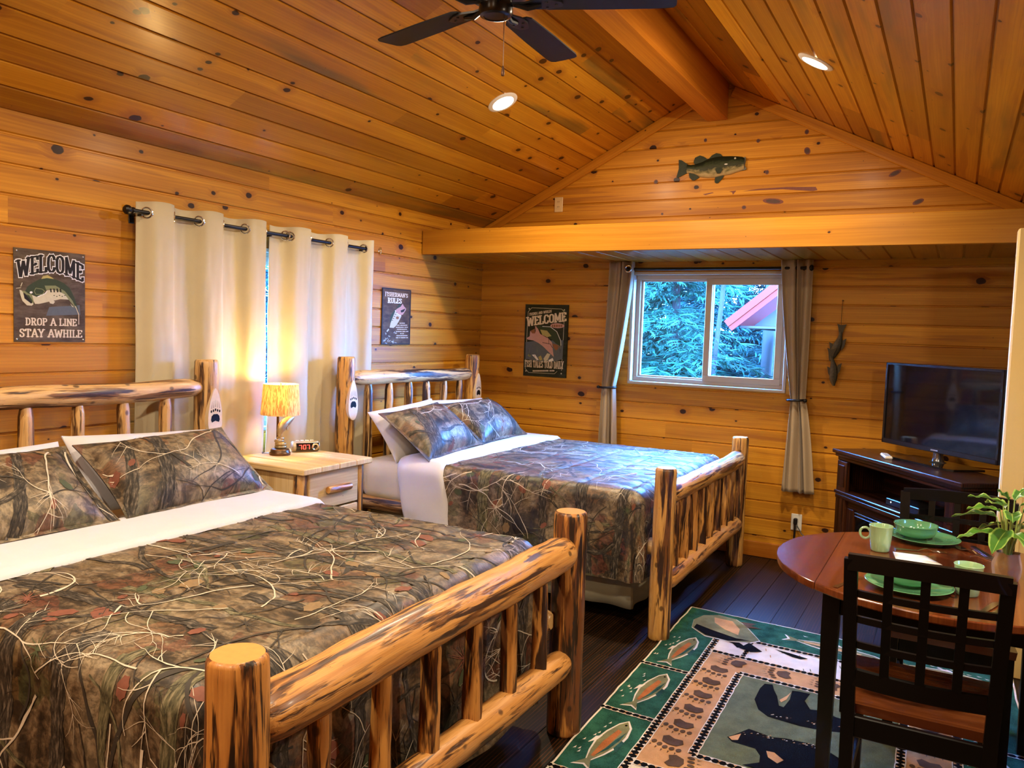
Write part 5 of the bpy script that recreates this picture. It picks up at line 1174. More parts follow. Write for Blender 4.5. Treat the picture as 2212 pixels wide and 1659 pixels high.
def rfish(x, y, a, s_, body=ROL, stripe=RRU):
    c_, sn_ = math.cos(a), math.sin(a); T = lambda p: (x + (p[0] * c_ - p[1] * .72 * sn_) * s_, y + (p[0] * sn_ + p[1] * .72 * c_) * s_)
    o = [(-.5, .1), (-.36, .03), (-.2, .10), (0, .155), (.2, .15), (.38, .10), (.5, .0), (.4, -.07), (.2, -.12), (0, -.135), (-.2, -.09), (-.36, -.03), (-.5, -.12), (-.45, 0)]
    rpoly([T((p[0] * 1.06, p[1] * 1.22)) for p in o], RCR, 2); rpoly([T(p) for p in o], body, 3); rpoly([T(p) for p in ((-.3, .03), (0, .06), (.28, .05), (.3, -.02), (0, -.05), (-.3, -.02))], stripe, 4)
    rpoly([T(p) for p in ((-.3, .015), (-.1, .10), (.1, .125), (.3, .11), (.1, .07), (-.1, .06))], RDT, 4); rpoly([T(p) for p in ((-.05, .14), (-.12, .22), (.1, .2), (.12, .15))], RDT, 3)
    rpoly([T(p) for p in ((0, -.13), (-.1, -.2), (.05, -.19), (.1, -.12))], RCR, 3); rpoly([T((.42 + .018 * math.cos(q), .02 + .018 * math.sin(q))) for q in [k * .8 for k in range(8)]], RBK, 5)
    for k in range(9): q = rr.uniform(-.35, .4); z = rr.uniform(-.35, -.2); rpoly([T((q, z)), T((q + .06, z + .015)), T((q + .02, z + .03))], RCR, 2)
for k, y in enumerate((.66, 1.18, 1.71, 2.15)): rfish(.125, y, -PI / 2 + .1, .40); rfish(RW - .125, y, -PI / 2 + .1, .40)
rfish(.78, .17, .03, .46, ROL, TAN); rfish(1.28, .18, .03, .42, ROL, TAN); rfish(.78, 2.17, .03, .46, ROL, TAN)
# leaping corner trout and small pictures in the cream band
o = [(.10, .10), (.17, .05), (.27, .06), (.33, .12), (.38, .20), (.44, .30), (.40, .36), (.30, .40), (.18, .40), (.09, .32), (.07, .2)]
rpoly([(p[0] * 1.02 - .002, p[1] * 1.03 - .004) for p in o], RCR, 5); rpoly(o, ROL, 6); rpoly([(.16, .10), (.26, .10), (.32, .2), (.33, .29), (.25, .25), (.18, .18)], TAN, 7); rpoly([(.10, .26), (.2, .30), (.33, .34), (.40, .33), (.30, .40), (.18, .39), (.1, .32)], RBK, 7); rpoly([(.40, .36), (.48, .44), (.43, .48), (.37, .46)], RBK, 6); rpoly([(.30, .08), (.38, .06), (.36, .11), (.42, .12), (.35, .15)], RBR, 6)
for k in range(26):
    x = rr.uniform(.44, 1.28); y = rr.uniform(yo + .03, yw - .04); c = rr.choice((RBR, TAN, TAN, ROL)); rpoly([(x, y), (x + .004, y), (x + .012, y + .03), (x + .006, y + .03)], c, 3)
for x in (.60, 1.02): rpoly([(x - .07, yo + .035), (x, yo + .04), (x + .09, yo + .06), (x + .06, yo + .09), (x + .02, yo + .085), (x - .03, yo + .06)], RBK, 4)
rpoly([(.27, yo + .06), (.33, yo + .03), (.40, yo + .10), (.36, yo + .13), (.33, yo + .09)], RBK, 4)
rug_px = None
BEAR1 = [(-0.664, 3.653), (-0.672, 3.592), (-0.669, 3.467), (-0.634, 3.379), (-0.587, 3.336), (-0.524, 3.329), (-0.462, 3.323), (-0.403, 3.33), (-0.347, 3.344), (-0.264, 3.376), (-0.19, 3.40), (-0.17, 3.45), (-0.272, 3.48), (-0.346, 3.486), (-0.393, 3.52), (-0.447, 3.5), (-0.48, 3.572), (-0.471, 3.658), (-0.517, 3.656), (-0.545, 3.647), (-0.538, 3.552), (-0.547, 3.46), (-0.567, 3.464), (-0.591, 3.553), (-0.615, 3.61), (-0.632, 3.665)]
BEAR2 = [(-0.688, 3.075), (-0.663, 3.12), (-0.63, 3.188), (-0.591, 3.18), (-0.541, 3.168), (-0.486, 3.189), (-0.412, 3.195), (-0.355, 3.19), (-0.287, 3.14), (-0.253, 3.073), (-0.242, 2.973), (-0.27, 2.90), (-.34, 2.90), (-.36, 2.97), (-.42, 2.96), (-.44, 2.89), (-0.59, 2.90), (-0.54, 2.95), (-0.548, 3.0), (-0.574, 3.043), (-0.622, 3.047), (-0.663, 3.048)]
for B in (BEAR1, BEAR2):
    mb.poly(rfr, B, RT + .0028, RBK)
for k in range(70):
    f = rr.random(); B = [(-.58, 3.345), (-.20, 3.40)] if k % 2 else [(-.66, 3.135), (-.33, 3.185)]
    x = B[0][0] + (B[1][0] - B[0][0]) * f + rr.uniform(-.01, .01); y = B[0][1] + (B[1][1] - B[0][1]) * f + rr.uniform(-.012, .014) + .008 * math.sin(f * PI); s_ = rr.uniform(.005, .011)
    mb.poly(rfr, [(x, y), (x + s_, y + s_ * .4), (x + s_ * .6, y + s_)], RT + .0034, rr.choice((TAN, RCR, RBR)))
for pts in ([(-0.683, 3.078), (-0.647, 3.13), (-0.646, 3.073), (-0.666, 3.06)], [(-0.535, 3.048), (-0.507, 3.052), (-0.466, 3.013), (-0.482, 2.978), (-0.52, 3.004)], [(-.575, 3.52), (-.565, 3.50), (-.55, 3.54), (-.545, 3.63), (-.555, 3.58)]): mb.poly(rfr, pts, RT + .0034, TAN)
o = mb.build('rug', RUGM, smooth=False, top_origin=(-.45, 3.35, 0)); tag(o, 'wildlife rug with bears, trout and paw prints on the dark floor', 'rug')

# ------------------------------------------------------------------ table
TZ = .752; F0 = .0145
TAB = pine('table_cherry', (.085, .018, .005), (.13, .03, .008), (.19, .05, .012), knots=.0, streak=.2, vary=.35, rough=.16, coat=.6, streakc=(.05, .012, .004))
TCX, TCY, TR = -.005, 3.22, .553
t = thing('dining_table', 'round cherry topped drop leaf table set for two with black legs', 'table', (TCX, TCY, F0))
def slab_part(x0, x1, name):
    xs = list(np.linspace(x0, x1, 30)); up = []; dn = []
    for x in xs:
        y = math.sqrt(max(0, TR * TR - x * x)); up.append((x, y)); dn.append((x, -y))
    out = up + dn[::-1]; out = [p for i, p in enumerate(out) if i == 0 or (Vector(p) - Vector(out[i - 1])).length > 1e-4]
    if (Vector(out[0]) - Vector(out[-1])).length < 1e-4: out.pop()
    mb = MB(); c = Vector((sum(p[0] for p in out) / len(out), sum(p[1] for p in out) / len(out))); k = len(out)
    R = []
    for z, ins in ((TZ - .026, .004), (TZ - .022, 0), (TZ - .004, 0), (TZ - .001, .002), (TZ, .005)):
        R.append([mb.vert((TCX + p[0] + (c.x - p[0]) * ins / TR * (1 if abs(p[0] - x0) > 1e-3 and abs(p[0] - x1) > 1e-3 else .3), TCY + p[1] * (1 - ins / TR), z)) for p in out])
    r_ = rng.random()
    for A, B in zip(R, R[1:]):
        for i in range(k): mb.face((A[i], A[(i + 1) % k], B[(i + 1) % k], B[i]), 0, [(out[j][1], out[j][0]) for j in (i, (i + 1) % k, (i + 1) % k, i)], r_)
    strips = 6 if name == 'table_top' else 3
    for s_ in range(strips):
        a = x0 + (x1 - x0) * s_ / strips; b_ = x0 + (x1 - x0) * (s_ + 1) / strips; rs = rng.random()
        sx = [x for x in xs if a - 1e-6 <= x <= b_ + 1e-6]; sx = sorted(set([a] + sx + [b_]))
        for q0, q1 in zip(sx, sx[1:]):
            if q1 - q0 < 1e-6: continue
            y0 = math.sqrt(max(0, TR * TR - q0 * q0)) * (1 - .005 / TR); y1 = math.sqrt(max(0, TR * TR - q1 * q1)) * (1 - .005 / TR)
            mb.quadp([(TCX + q0, TCY - y0, TZ), (TCX + q1, TCY - y1, TZ), (TCX + q1, TCY + y1, TZ), (TCX + q0, TCY + y0, TZ)], 0, [(-y0, q0), (-y1, q1), (y1, q1), (y0, q0)], rs)
    mb.face(R[0][::-1], 0, [(out[j][1], out[j][0]) for j in range(k)][::-1], r_)
    mb.build(name, TAB, t, ang=30)
slab_part(-.362, .362, 'table_top'); slab_part(-TR + .0005, -.364, 'drop_leaf'); slab_part(.364, TR - .0005, 'drop_leaf')
for x in (-.315, .315):
    for y in (2.885, 3.565):
        mb = MB(); prof = [(.020, F0), (.024, .35), (.027, TZ - .16), (.027, TZ - .027)]; rings = []
        for r_, z in prof: rings.append([mb.vert((TCX + x + a * r_, y + b_ * r_, z)) for a, b_ in ((-1, -1), (1, -1), (1, 1), (-1, 1))])
        for A, B in zip(rings, rings[1:]):
            for i in range(4): mb.face((A[i], A[(i + 1) % 4], B[(i + 1) % 4], B[i]))
        mb.face(rings[0][::-1]); mb.face(rings[-1]); mb.build('leg', DARKWOOD, t, ang=30)
for y in (2.885, 3.565): mb = MB(); mb.box((TCX, y, TZ - .072), (.575, .02, .09), 0, .002); mb.build('apron', DARKWOOD, t)
for x in (-.315, .315): mb = MB(); mb.box((TCX + x, 3.225, TZ - .072), (.02, .625, .09), 0, .002); mb.build('apron', DARKWOOD, t)

# ------------------------------------------------------------------ chairs
SEATM = pine('seat_cherry', (.08, .02, .006), (.13, .036, .01), (.19, .06, .016), knots=0, streak=.1, vary=.2, rough=.22, coat=.5)
def chair(loc, rotz, label):
    t = thing('dining_chair', label, 'chair', loc, rotz, 'lattice back dining chairs', local=True)
    W, H, SZ = .405, .925, .435
    by = lambda z: -.205 - max(0, z - SZ) * .115 + (max(0, SZ - z) * -.06)
    mb = MB(); us = list(np.linspace(-.215, .215, 14)); vs = list(np.linspace(-.19, .225, 12))
    wd = lambda y: 1 - .13 * ((.225 - y) / .415)
    top = lambda x, y: Vector((x * wd(y), y, SZ + .012 - .012 * math.exp(-((x / .14) ** 2 + ((y - 0) / .14) ** 2)))); bot = lambda x, y: Vector((x * wd(y) * .98, y * .99, SZ - .018))
    mb.grid(top, us, vs, 0); mb.grid(bot, us, vs, 0)
    per = [(u, vs[0]) for u in us] + [(us[-1], v) for v in vs[1:]] + [(u, vs[-1]) for u in us[::-1][1:]] + [(us[0], v) for v in vs[::-1][1:-1]]
    A = [mb.vert(top(*p)) for p in per]; B = [mb.vert(bot(*p)) for p in per]
    for i in range(len(per)): mb.face((A[i], A[(i + 1) % len(per)], B[(i + 1) % len(per)], B[i]))
    mb.build('seat', SEATM, t)
    def sq(name, pts, hw, hd):
        mb = MB(); R = [[mb.vert((p[0] + a * hw, p[1] + b_ * hd, p[2])) for a, b_ in ((-1, -1), (1, -1), (1, 1), (-1, 1))] for p in pts]
        for P_, Q_ in zip(R, R[1:]):
            for i in range(4): mb.face((P_[i], P_[(i + 1) % 4], Q_[(i + 1) % 4], Q_[i]))
        mb.face(R[0][::-1]); mb.face(R[-1]); return mb.build(name, DARKWOOD, t, ang=30)
    for s_ in (-1, 1):
        sq('rear_leg', [(s_ * (.178 + .004 * k), by(z), z) for k, z in enumerate((0, .2, SZ, .6, .75, H - .02))], .0185, .014)
        sq('front_leg', [(s_ * .19, .20, 0), (s_ * .19, .20, SZ - .018)], .018, .018)
        mb = MB(); mb.box((s_ * .184, -.0, SZ - .045), (.02, .37, .055), 0, .003); mb.build('apron', DARKWOOD, t)
        mb = MB(); mb.box((s_ * .184, -.01, .17), (.018, .38, .025), 0, .003); mb.build('stretcher', DARKWOOD, t)
    for y in (.20, -.205): mb = MB(); mb.box((0, y, SZ - .05), (.34, .02, .065), 0, .003); mb.build('apron', DARKWOOD, t)
    def rail(name, z, h_, th=.020, ex=.186, curve=.022, capw=0):
        mb = MB(); n = 16; R = []
        for i in range(n + 1):
            f = -1 + 2 * i / n; x = f * ex; y = by(z) - curve * (1 - f * f)
            R.append([mb.vert((x, y + a * th / 2, z + b_ * h_ / 2 + (0 if not capw else -.006 * f * f))) for a, b_ in ((-1, -1), (1, -1), (1, 1), (-1, 1))])
        for P_, Q_ in zip(R, R[1:]):
            for i in range(4): mb.face((P_[i], P_[(i + 1) % 4], Q_[(i + 1) % 4], Q_[i]))
        mb.face(R[0][::-1]); mb.face(R[-1]); return mb.build(name, DARKWOOD, t, ang=30)
    rail('top_rail', H - .024, .048, .024, .206, .02, 1); rail('bottom_rail', SZ + .105, .05)
    for k in range(3): rail('cross_slat', SZ + .209 + k * .079, .020, .013)
    for x in (-.093, 0, .093):
        mb = MB(); z0, z1 = SZ + .12, H - .035; f = x / .186; R = []
        for z in np.linspace(z0, z1, 6): y = by(z) - .022 * (1 - f * f); R.append([mb.vert((x * (1 + .06 * (z - z0)) + a * .0125, y + b_ * .007, z)) for a, b_ in ((-1, -1), (1, -1), (1, 1), (-1, 1))])
        for P_, Q_ in zip(R, R[1:]):
            for i in range(4): mb.face((P_[i], P_[(i + 1) % 4], Q_[(i + 1) % 4], Q_[i]))
        mb.face(R[0][::-1]); mb.face(R[-1]); mb.build('back_slat', DARKWOOD, t, ang=30)
    return t
ch = chair((-.037, 2.79, F0), 0, 'black lattice back dining chair nearest the viewer, seen from behind')
dup(ch, (.04, 3.585, F0), PI, 'black lattice back dining chair on the far side of the table, by the television stand')

# ------------------------------------------------------------------ place settings
CEL = plain('celadon_glaze', (.10, .30, .15), .12, coat=.8, nz=.06, nscale=12); CELL = plain('celadon_light', (.30, .48, .26), .15, coat=.8, nz=.06, nscale=12)
STEEL = plain('cutlery_steel', (.62, .60, .57), .16, 1.0)
def plate(x, y, label):
    mb = MB(); mb.lathe([(0, .006), (.075, .006), (.08, .008), (.125, .016), (.131, .019), (.133, .021), (.131, .022), (.124, .020), (.08, .012), (.075, .0105), (0, .0105)], (0, 0, 0), 56); mb.lathe([(.06, .006), (.062, 0), (.066, 0), (.068, .006)], (0, 0, 0), 48)
    mb.V = [(a + x, b_ + y, c + TZ) for a, b_, c in mb.V]; return tag(mb.build('plate', CEL, ang=50), label, 'plate', 'green plates')
def bowl(x, y, label):
    mb = MB(); mb.lathe([(0, .004), (.035, .004), (.037, 0), (.044, 0), (.046, .005), (.062, .009), (.072, .016), (.078, .03), (.081, .050), (.0835, .052), (.0825, .055), (.079, .0545), (.075, .03), (.068, .019), (.058, .0135), (0, .012)], (0, 0, 0), 56)
    mb.V = [(a + x, b_ + y, c + TZ + .0108) for a, b_, c in mb.V]; return tag(mb.build('bowl', CEL, ang=50), label, 'bowl', 'green bowls')
plate(-.072, 3.665, 'green plate under a bowl at the far side of the table'); bowl(-.105, 3.672, 'green bowl on the far plate, beside the green mug')
plate(-.093, 2.915, 'green plate at the near place setting, seen through the chair back'); bowl(-.098, 2.93, 'green bowl on the near plate behind the chair back')
def mug(x, y, rot, label):
    t = thing('mug', label, 'mug', (x, y, TZ), rot, 'green mugs', local=True)
    mb = MB(); mb.lathe([(0, .003), (.026, .003), (.028, 0), (.031, .001), (.034, .006), (.039, .05), (.0425, .095), (.044, .099), (.0425, .1005), (.041, .098), (.0375, .05), (.033, .010), (0, .008)], (0, 0, 0), 40); b_ = mb.build('body', CELL, t, ang=50)
    mb = MB(); mb.tube([(.056 + .019 * math.cos(q), 0, .062 + .021 * math.sin(q)) for q in [2 * PI * k / 28 for k in range(28)]], .0048, 10, closed=True); mb.build('handle', CELL, t); return t
mg = mug(-.215, 3.385, PI * .97, 'green mug with a ring handle beside the far bowl'); 
dup(mg, (.075, 2.955, TZ), -1.75, 'green mug behind the near chair, its ring handle towards the viewer')
def cutl(kind, x, y, a, label):
    mb = MB(); n = 18; L = .19; R = []; kn = kind == 'knife'
    def wf(s_):
        if kind == 'knife': return .0085 if s_ < .45 else (.010 if s_ < .9 else .010 * max(.1, (1 - s_) / .1))
        if s_ < .62: return .0085 - .0125 * s_ if s_ < .4 else .0035
        if kind == 'fork': return .0035 + (.0095 if s_ > .70 else .0095 * (s_ - .62) / .08)
        q = (s_ - .62) / .38; return .0035 + .0155 * math.sin(PI * min(1, q)) ** .7 * (1 if q < 1 else 0)
    for i in range(n + 1):
        s_ = i / n; xx = (s_ - .5) * L; z = .0014 + (0 if kn else .010 * math.sin(max(0, s_ - .45) / .3 * PI) if s_ < .75 else .0 + (.004 * (s_ - .75) / .25)); w_ = max(.0008, wf(s_))
        R.append([mb.vert((xx, -w_, z)), mb.vert((xx, w_, z)), mb.vert((xx, w_, z + .0018)), mb.vert((xx, -w_, z + .0018))])
    m_ = int(n * .74) if kind == 'fork' else n
    for P_, Q_ in zip(R[:m_ + 1], R[1:m_ + 1]):
        for i in range(4): mb.face((P_[i], P_[(i + 1) % 4], Q_[(i + 1) % 4], Q_[i]))
    mb.face(R[0][::-1]); mb.face(R[m_])
    if kind == 'fork':
        x0 = (m_ / n - .5) * L - .002
        for k in range(4): mb.box((x0 + .024, -.0098 + k * .0065, .0035), (.05, .0032, .0018), 0, .0005)
    c_, s_ = math.cos(a), math.sin(a); mb.V = [(x + p[0] * c_ - p[1] * s_, y + p[0] * s_ + p[1] * c_, TZ + .0006 + p[2]) for p in mb.V]
    tag(mb.build(kind, STEEL, ang=40), label, kind, 'cutlery')
cutl('fork', -.075, 3.475, .33, 'steel fork in front of the far plate'); cutl('knife', .135, 3.60, -1.2, 'steel knife right of the far plate'); cutl('spoon', .105, 3.56, 2.3, 'steel spoon right of the far plate')
cutl('fork', -.272, 2.87, 1.25, 'steel fork left of the near plate'); cutl('knife', .13, 2.83, 1.25, 'steel knife by the near mug'); cutl('spoon', .165, 2.86, 1.3, 'steel spoon by the near mug')
mb = MB(); a = [(-.17, 3.39), (-.06, 3.40), (.0, 3.295), (-.15, 3.265)]
mb.grid(lambda u, v: Vector((*((Vector(a[0]).lerp(Vector(a[1]), u)).lerp(Vector(a[3]).lerp(Vector(a[2]), u), v)), TZ + .002 + .003 * math.sin(u * PI) * math.sin(v * PI))), list(np.linspace(0, 1, 8)), list(np.linspace(0, 1, 8)), 0)
o = mb.build('white_patch', plain('patch_white', (.80, .82, .86), .7)); md = o.modifiers.new('thickness', 'SOLIDIFY'); md.thickness = .0015; tag(o, 'thin white patch lying between the two mugs', 'white_patch')  # thin white patch just above the table top

# plant
t = thing('potted_plant', 'small leafy plant in a burlap wrapped pot on the table', 'plant', (.195, 3.235, TZ))
PX, PY = .195, 3.235; JUTE = fabric('burlap', (.36, .22, .11), bs=.5, nz=.25)
mb = MB(); 
def pot(u, v):
    r = float(np.interp(v, [0, .012, .05, .075, .088, .096], [.034, .041, .045, .037, .034, .036])); w_ = 1 + .05 * math.sin(u * 7) + .03 * math.sin(u * 13 + v * 60); return Vector((PX + r * w_ * math.cos(u), PY + r * w_ * math.sin(u), TZ + v + .002 * math.sin(u * 5)))
mb.grid(pot, list(np.linspace(0, 2 * PI, 36)), list(np.linspace(0, .096, 14)), 0); mb.lathe([(0, .002), (.035, .002)], (PX, PY, TZ), 24); mb.build('pot', JUTE, t, ang=70)
mb = MB(); mb.lathe([(0, .086), (.02, .085), (.034, .082)], (PX, PY, TZ), 20); mb.build('soil', plain('soil', (.03, .018, .01), .95, nz=.5), t)
lm, nt, b = nmat('plant_leaf'); uvn = nd(nt, 'ShaderNodeTexCoord').outputs['UV']; sp = nd(nt, 'ShaderNodeSeparateXYZ', None, _0=uvn)
ed = mth(nt, 'ABSOLUTE', mth(nt, 'SUBTRACT', sp.outputs[1], .5)); nz_ = noi(nt, uvn, 7, 3)
var = step(nt, mth(nt, 'ADD', ed, mth(nt, 'MULTIPLY', mth(nt, 'SUBTRACT', nz_, .5), .25)), .36, .44); vein = step(nt, ed, .035, .015)
ro_ = nd(nt, 'ShaderNodeAttribute', {'attribute_name': 'rnd'}).outputs['Fac']
cl = mixc(nt, ro_, (.02, .10, .03), (.10, .26, .03)); cl = mixc(nt, mth(nt, 'MAXIMUM', var, vein), cl, (.32, .50, .10)); setp(b, Base_Color=cl, Roughness=.3, Coat_Weight=.3); LEAFM = lm
tl = nd(nt, 'ShaderNodeBsdfTranslucent', None, Color=cl); nt.links.new(nd(nt, 'ShaderNodeMixShader', None, _0=.3, _1=b.outputs[0], _2=tl.outputs[0]).outputs[0], nt.nodes['Material Output'].inputs[0])
STEMM = plain('plant_stem', (.26, .34, .08), .5)
LV = [(200, .11, .10, .13, .055, 5), (170, .12, .17, .14, .06, 8), (205, .10, .20, .12, .05, 20), (-20, .10, .16, .13, .055, 5), (25, .11, .20, .12, .05, 15), (250, .09, .12, .13, .06, -10), (300, .08, .11, .12, .055, -5), (120, .09, .21, .12, .05, 15), (75, .09, .13, .12, .055, 0), (185, .07, .235, .12, .042, 25), (345, .07, .235, .11, .045, 25), (270, .06, .20, .11, .05, 10), (60, .05, .25, .09, .035, 45), (225, .04, .255, .08, .03, 50), (150, .06, .14, .11, .05, -12)]
for i, (az, rad, hz, L, W_, el) in enumerate(LV):
    az = math.radians(az); el = math.radians(el); d = Vector((math.cos(az), math.sin(az), 0)); s_ = Vector((-d.y, d.x, 0)); b0 = Vector((PX, PY, TZ + .085)); st_ = b0 + d * rad * .35 + Vector((0, 0, hz - .0))
    st_.z = TZ + .085 + hz * .75
    mb = MB(); mb.tube([b0 + d * .008, b0.lerp(st_, .5) + d * .006 + Vector((0, 0, .01)), st_], [.0032, .0028, .0022], 8); sm_ = mb.build('stem', STEMM, t)
    mb = MB(); r_ = random.Random(i).random()
    def lf(u, v):
        w_ = W_ * .58 * (math.sin(PI * min(1, u ** .72)) ** .8) * (1 if u < .98 else .3); q = (v - .5) * 2
        x = L * (u * math.cos(el) + .0); z = L * (u * math.sin(el) - .32 * u * u) + .10 * abs(q) * w_ * 3 + .006 * math.sin(u * 15) * abs(q)
        return st_ + d * x + s_ * (w_ * q) + Vector((0, 0, z))
    mb.grid(lf, list(np.linspace(0, 1, 14)), list(np.linspace(0, 1, 9)), 0, r=r_)
    mb.build('leaf', LEAFM, t)

# ------------------------------------------------------------------ television corner
MAHO = pine('tv_stand_mahogany', (.007, .002, .0015), (.014, .004, .002), (.022, .007, .003), knots=0, streak=.1, vary=.2, rough=.28, coat=.3)
A0 = Vector((-.675, 5.595, 0)); B0 = Vector((.06, 4.64, 0)); dx_ = (B0 - A0).normalized(); TW = (B0 - A0).length; rz = math.atan2(dx_.y, dx_.x); SZT = .86
t = thing('television_stand', 'dark mahogany media console set across the corner under the television', 'tv stand', ((A0 + B0) / 2), rz, None, True)
def sp_(name, bx, m=MAHO, par=None, bev=.004):
    mb = MB()
    for c, s_ in bx: mb.box(c, s_, 0, bev)
    return mb.build(name, m, par or t)
D_ = .36
sp_('table_top', [((0, D_ / 2, SZT - .0125), (TW, D_, .025)), ((0, D_ / 2 + .006, SZT - .035), (TW - .03, D_ - .016, .022)), ((0, D_ / 2 + .012, SZT - .057), (TW - .055, D_ - .03, .024))])
hw = TW / 2 - .035
for s_ in (-1, 1): sp_('side_panel', [((s_ * (hw - .01), D_ / 2 + .01, (SZT - .07) / 2 + .0), (.02, D_ - .04, SZT - .07))])
sp_('back_panel', [((0, D_ - .012, (SZT - .07) / 2), (2 * hw - .04, .012, SZT - .08))])
for s_ in (-1, 1):
    p = sp_('pilaster', [((s_ * (hw - .055), .034, (SZT - .07) / 2), (.11, .025, SZT - .072))]); sp_('raised_panel', [((s_ * (hw - .055), .020, .695), (.07, .008, .14))], MAHO, p); sp_('raised_panel', [((s_ * (hw - .055), .020, .33), (.07, .008, .46))], MAHO, p)
sp_('shelf', [((0, D_ / 2 + .01, .585), (2 * hw + .03, D_ - .01, .022)), ((0, .030, .56), (2 * hw - .0, .028, .028))])
fp_ = sp_('fireplace_surround', [((0, .05, .075), (2 * hw - .22, .03, .11)), ((0, .05, .525), (2 * hw - .22, .03, .05)), ((-hw + .15, .05, .315), (.075, .03, .37)), ((hw - .15, .05, .315), (.075, .03, .37))])
sp_('fireplace_glass', [((0, .055, .315), (2 * hw - .38, .01, .37))], plain('black_glass', (.004, .004, .005), .06, coat=.5), fp_)
sp_('vent_slat', [((0, .046, .485), (2 * hw - .38, .012, .006)), ((0, .046, .465), (2 * hw - .38, .012, .006))], plain('vent_grey', (.05, .05, .05), .3), fp_)
RTV = Matrix.Rotation(rz, 3, 'Z')
def tvw(x, y, z): v = RTV @ Vector((x, y, 0)); c = (A0 + B0) / 2; return Vector((c.x + v.x, c.y + v.y, z))
tt = thing('media_player', 'slim black media player with a tiny white light on the console shelf', 'media player', tvw(.04, .16, .5965), rz, None, True)
mb = MB(); mb.box((0, 0, .022), (.30, .18, .04), 0, .004); mb.build('case', BLACKP, tt)
mb = MB(); mb.lathe([(0, .002), (.004, .001), (.004, 0)], (0, 0, 0), 10); mb.V = [(-.10 + a, -.0902 - c, .024 + b_) for a, b_, c in mb.V]; mb.build('indicator_light', plain('led_white', (.8, .9, 1), emit=(.8, .9, 1), es=6), tt)
TVC = Vector((-.083, 5.265, SZT)); tr = math.radians(-47)
t = thing('television', 'black flat screen television standing on the corner console', 'television', TVC, tr, None, True)
SCR = plain('tv_screen_glass', (.004, .004, .005), .05, spec=.55)
z0, z1, w_ = .070, .575, .445
mb = MB(); mb.box((0, .03, (z0 + z1) / 2), (2 * w_, .045, z1 - z0), 0, .006); mb.box((0, .06, .30), (.5, .05, .3), 0, .015); mb.build('cabinet', BLACKP, t)
mb = MB(); fr = frame((0, .007, 0), (1, 0, 0), (0, 0, 1))
for (a, b_, c, d) in ((-w_, w_, z0, z0 + .028), (-w_, w_, z1 - .016, z1), (-w_, -w_ + .016, z0, z1), (w_ - .016, w_, z0, z1)): mb.box(((a + b_) / 2, .004, (c + d) / 2), (b_ - a, .010, d - c), 0, .002)
mb.build('bezel', plain('bezel_gloss', (.010, .010, .012), .18), t)
mb = MB(); mb.quadp([(-w_ + .016, .0065, z0 + .028), (w_ - .016, .0065, z0 + .028), (w_ - .016, .0065, z1 - .016), (-w_ + .016, .0065, z1 - .016)]); mb.build('screen', SCR, t)
mb = MB(); mb.box((0, -.0015, z0 + .013), (.055, .001, .008), 0, .0003); mb.build('badge', plain('badge_grey', (.35, .35, .36), .3, .5), t)
mb = MB(); mb.prism(frame((0, 0, 0), (1, 0, 0), (0, 1, 0)), [(-.27, .10), (-.25, -.09), (-.22, -.11), (.22, -.11), (.25, -.09), (.27, .10), (.2, .12), (-.2, .12)], .001, .013, 0); mb.build('stand_base', plain('gloss_black', (.006, .006, .006), .08, coat=.5), t, smooth=False)
mb = MB(); mb.lathe([(.05, .012), (.035, .02), (.028, .04), (.028, .08)], (0, .03, 0), 20); mb.build('stand_neck', plain('neck_chrome', (.12, .12, .13), .15, .8), t)
for z in [z0 + .05 + .018 * k for k in range(5)]: pass
mb = MB(); mb.box((0, 0, .009), (.045, .17, .018), 0, .006); 
for k in range(7):
    for j in range(3): mb.box((-.012 + .012 * j, -.06 + .017 * k, .0185), (.007, .009, .003), 1, .001)
q = tvw(-.22, .13, SZT); c_, s_ = math.cos(rz + 1.15), math.sin(rz + 1.15); mb.V = [(q.x + a * c_ - b_ * s_, q.y + a * s_ + b_ * c_, q.z + .0005 + z) for a, b_, z in mb.V]
tag(mb.build('remote_control', [plain('remote_white', (.70, .66, .60), .4), plain('remote_buttons', (.30, .29, .28), .5)]), 'white remote control lying left of the television base', 'remote')
# ------------------------------------------------------------------ outdoors
def leafmat(name, c, var=.4):
    m, nt, b = nmat(name); r_ = nd(nt, 'ShaderNodeAttribute', {'attribute_name': 'rnd'}).outputs['Fac']
    cc = mixc(nt, r_, tuple(x * (1 - var) for x in c), tuple(min(1, x * (1 + var)) for x in c)); setp(b, Base_Color=cc, Roughness=.7, Specular_IOR_Level=.2)
    tl = nd(nt, 'ShaderNodeBsdfTranslucent', None, Color=cc); nt.links.new(nd(nt, 'ShaderNodeMixShader', None, _0=.35, _1=b.outputs[0], _2=tl.outputs[0]).outputs[0], nt.nodes['Material Output'].inputs[0]); return m
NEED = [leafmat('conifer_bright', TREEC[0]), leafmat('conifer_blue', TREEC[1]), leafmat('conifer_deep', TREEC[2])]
TRUNK = plain('trunk_grey', TRUNKC, .9, nz=.3, nscale=8)
BARET = plain('bare_trunk', (.028, .022, .018), .9, nz=.3, nscale=8)
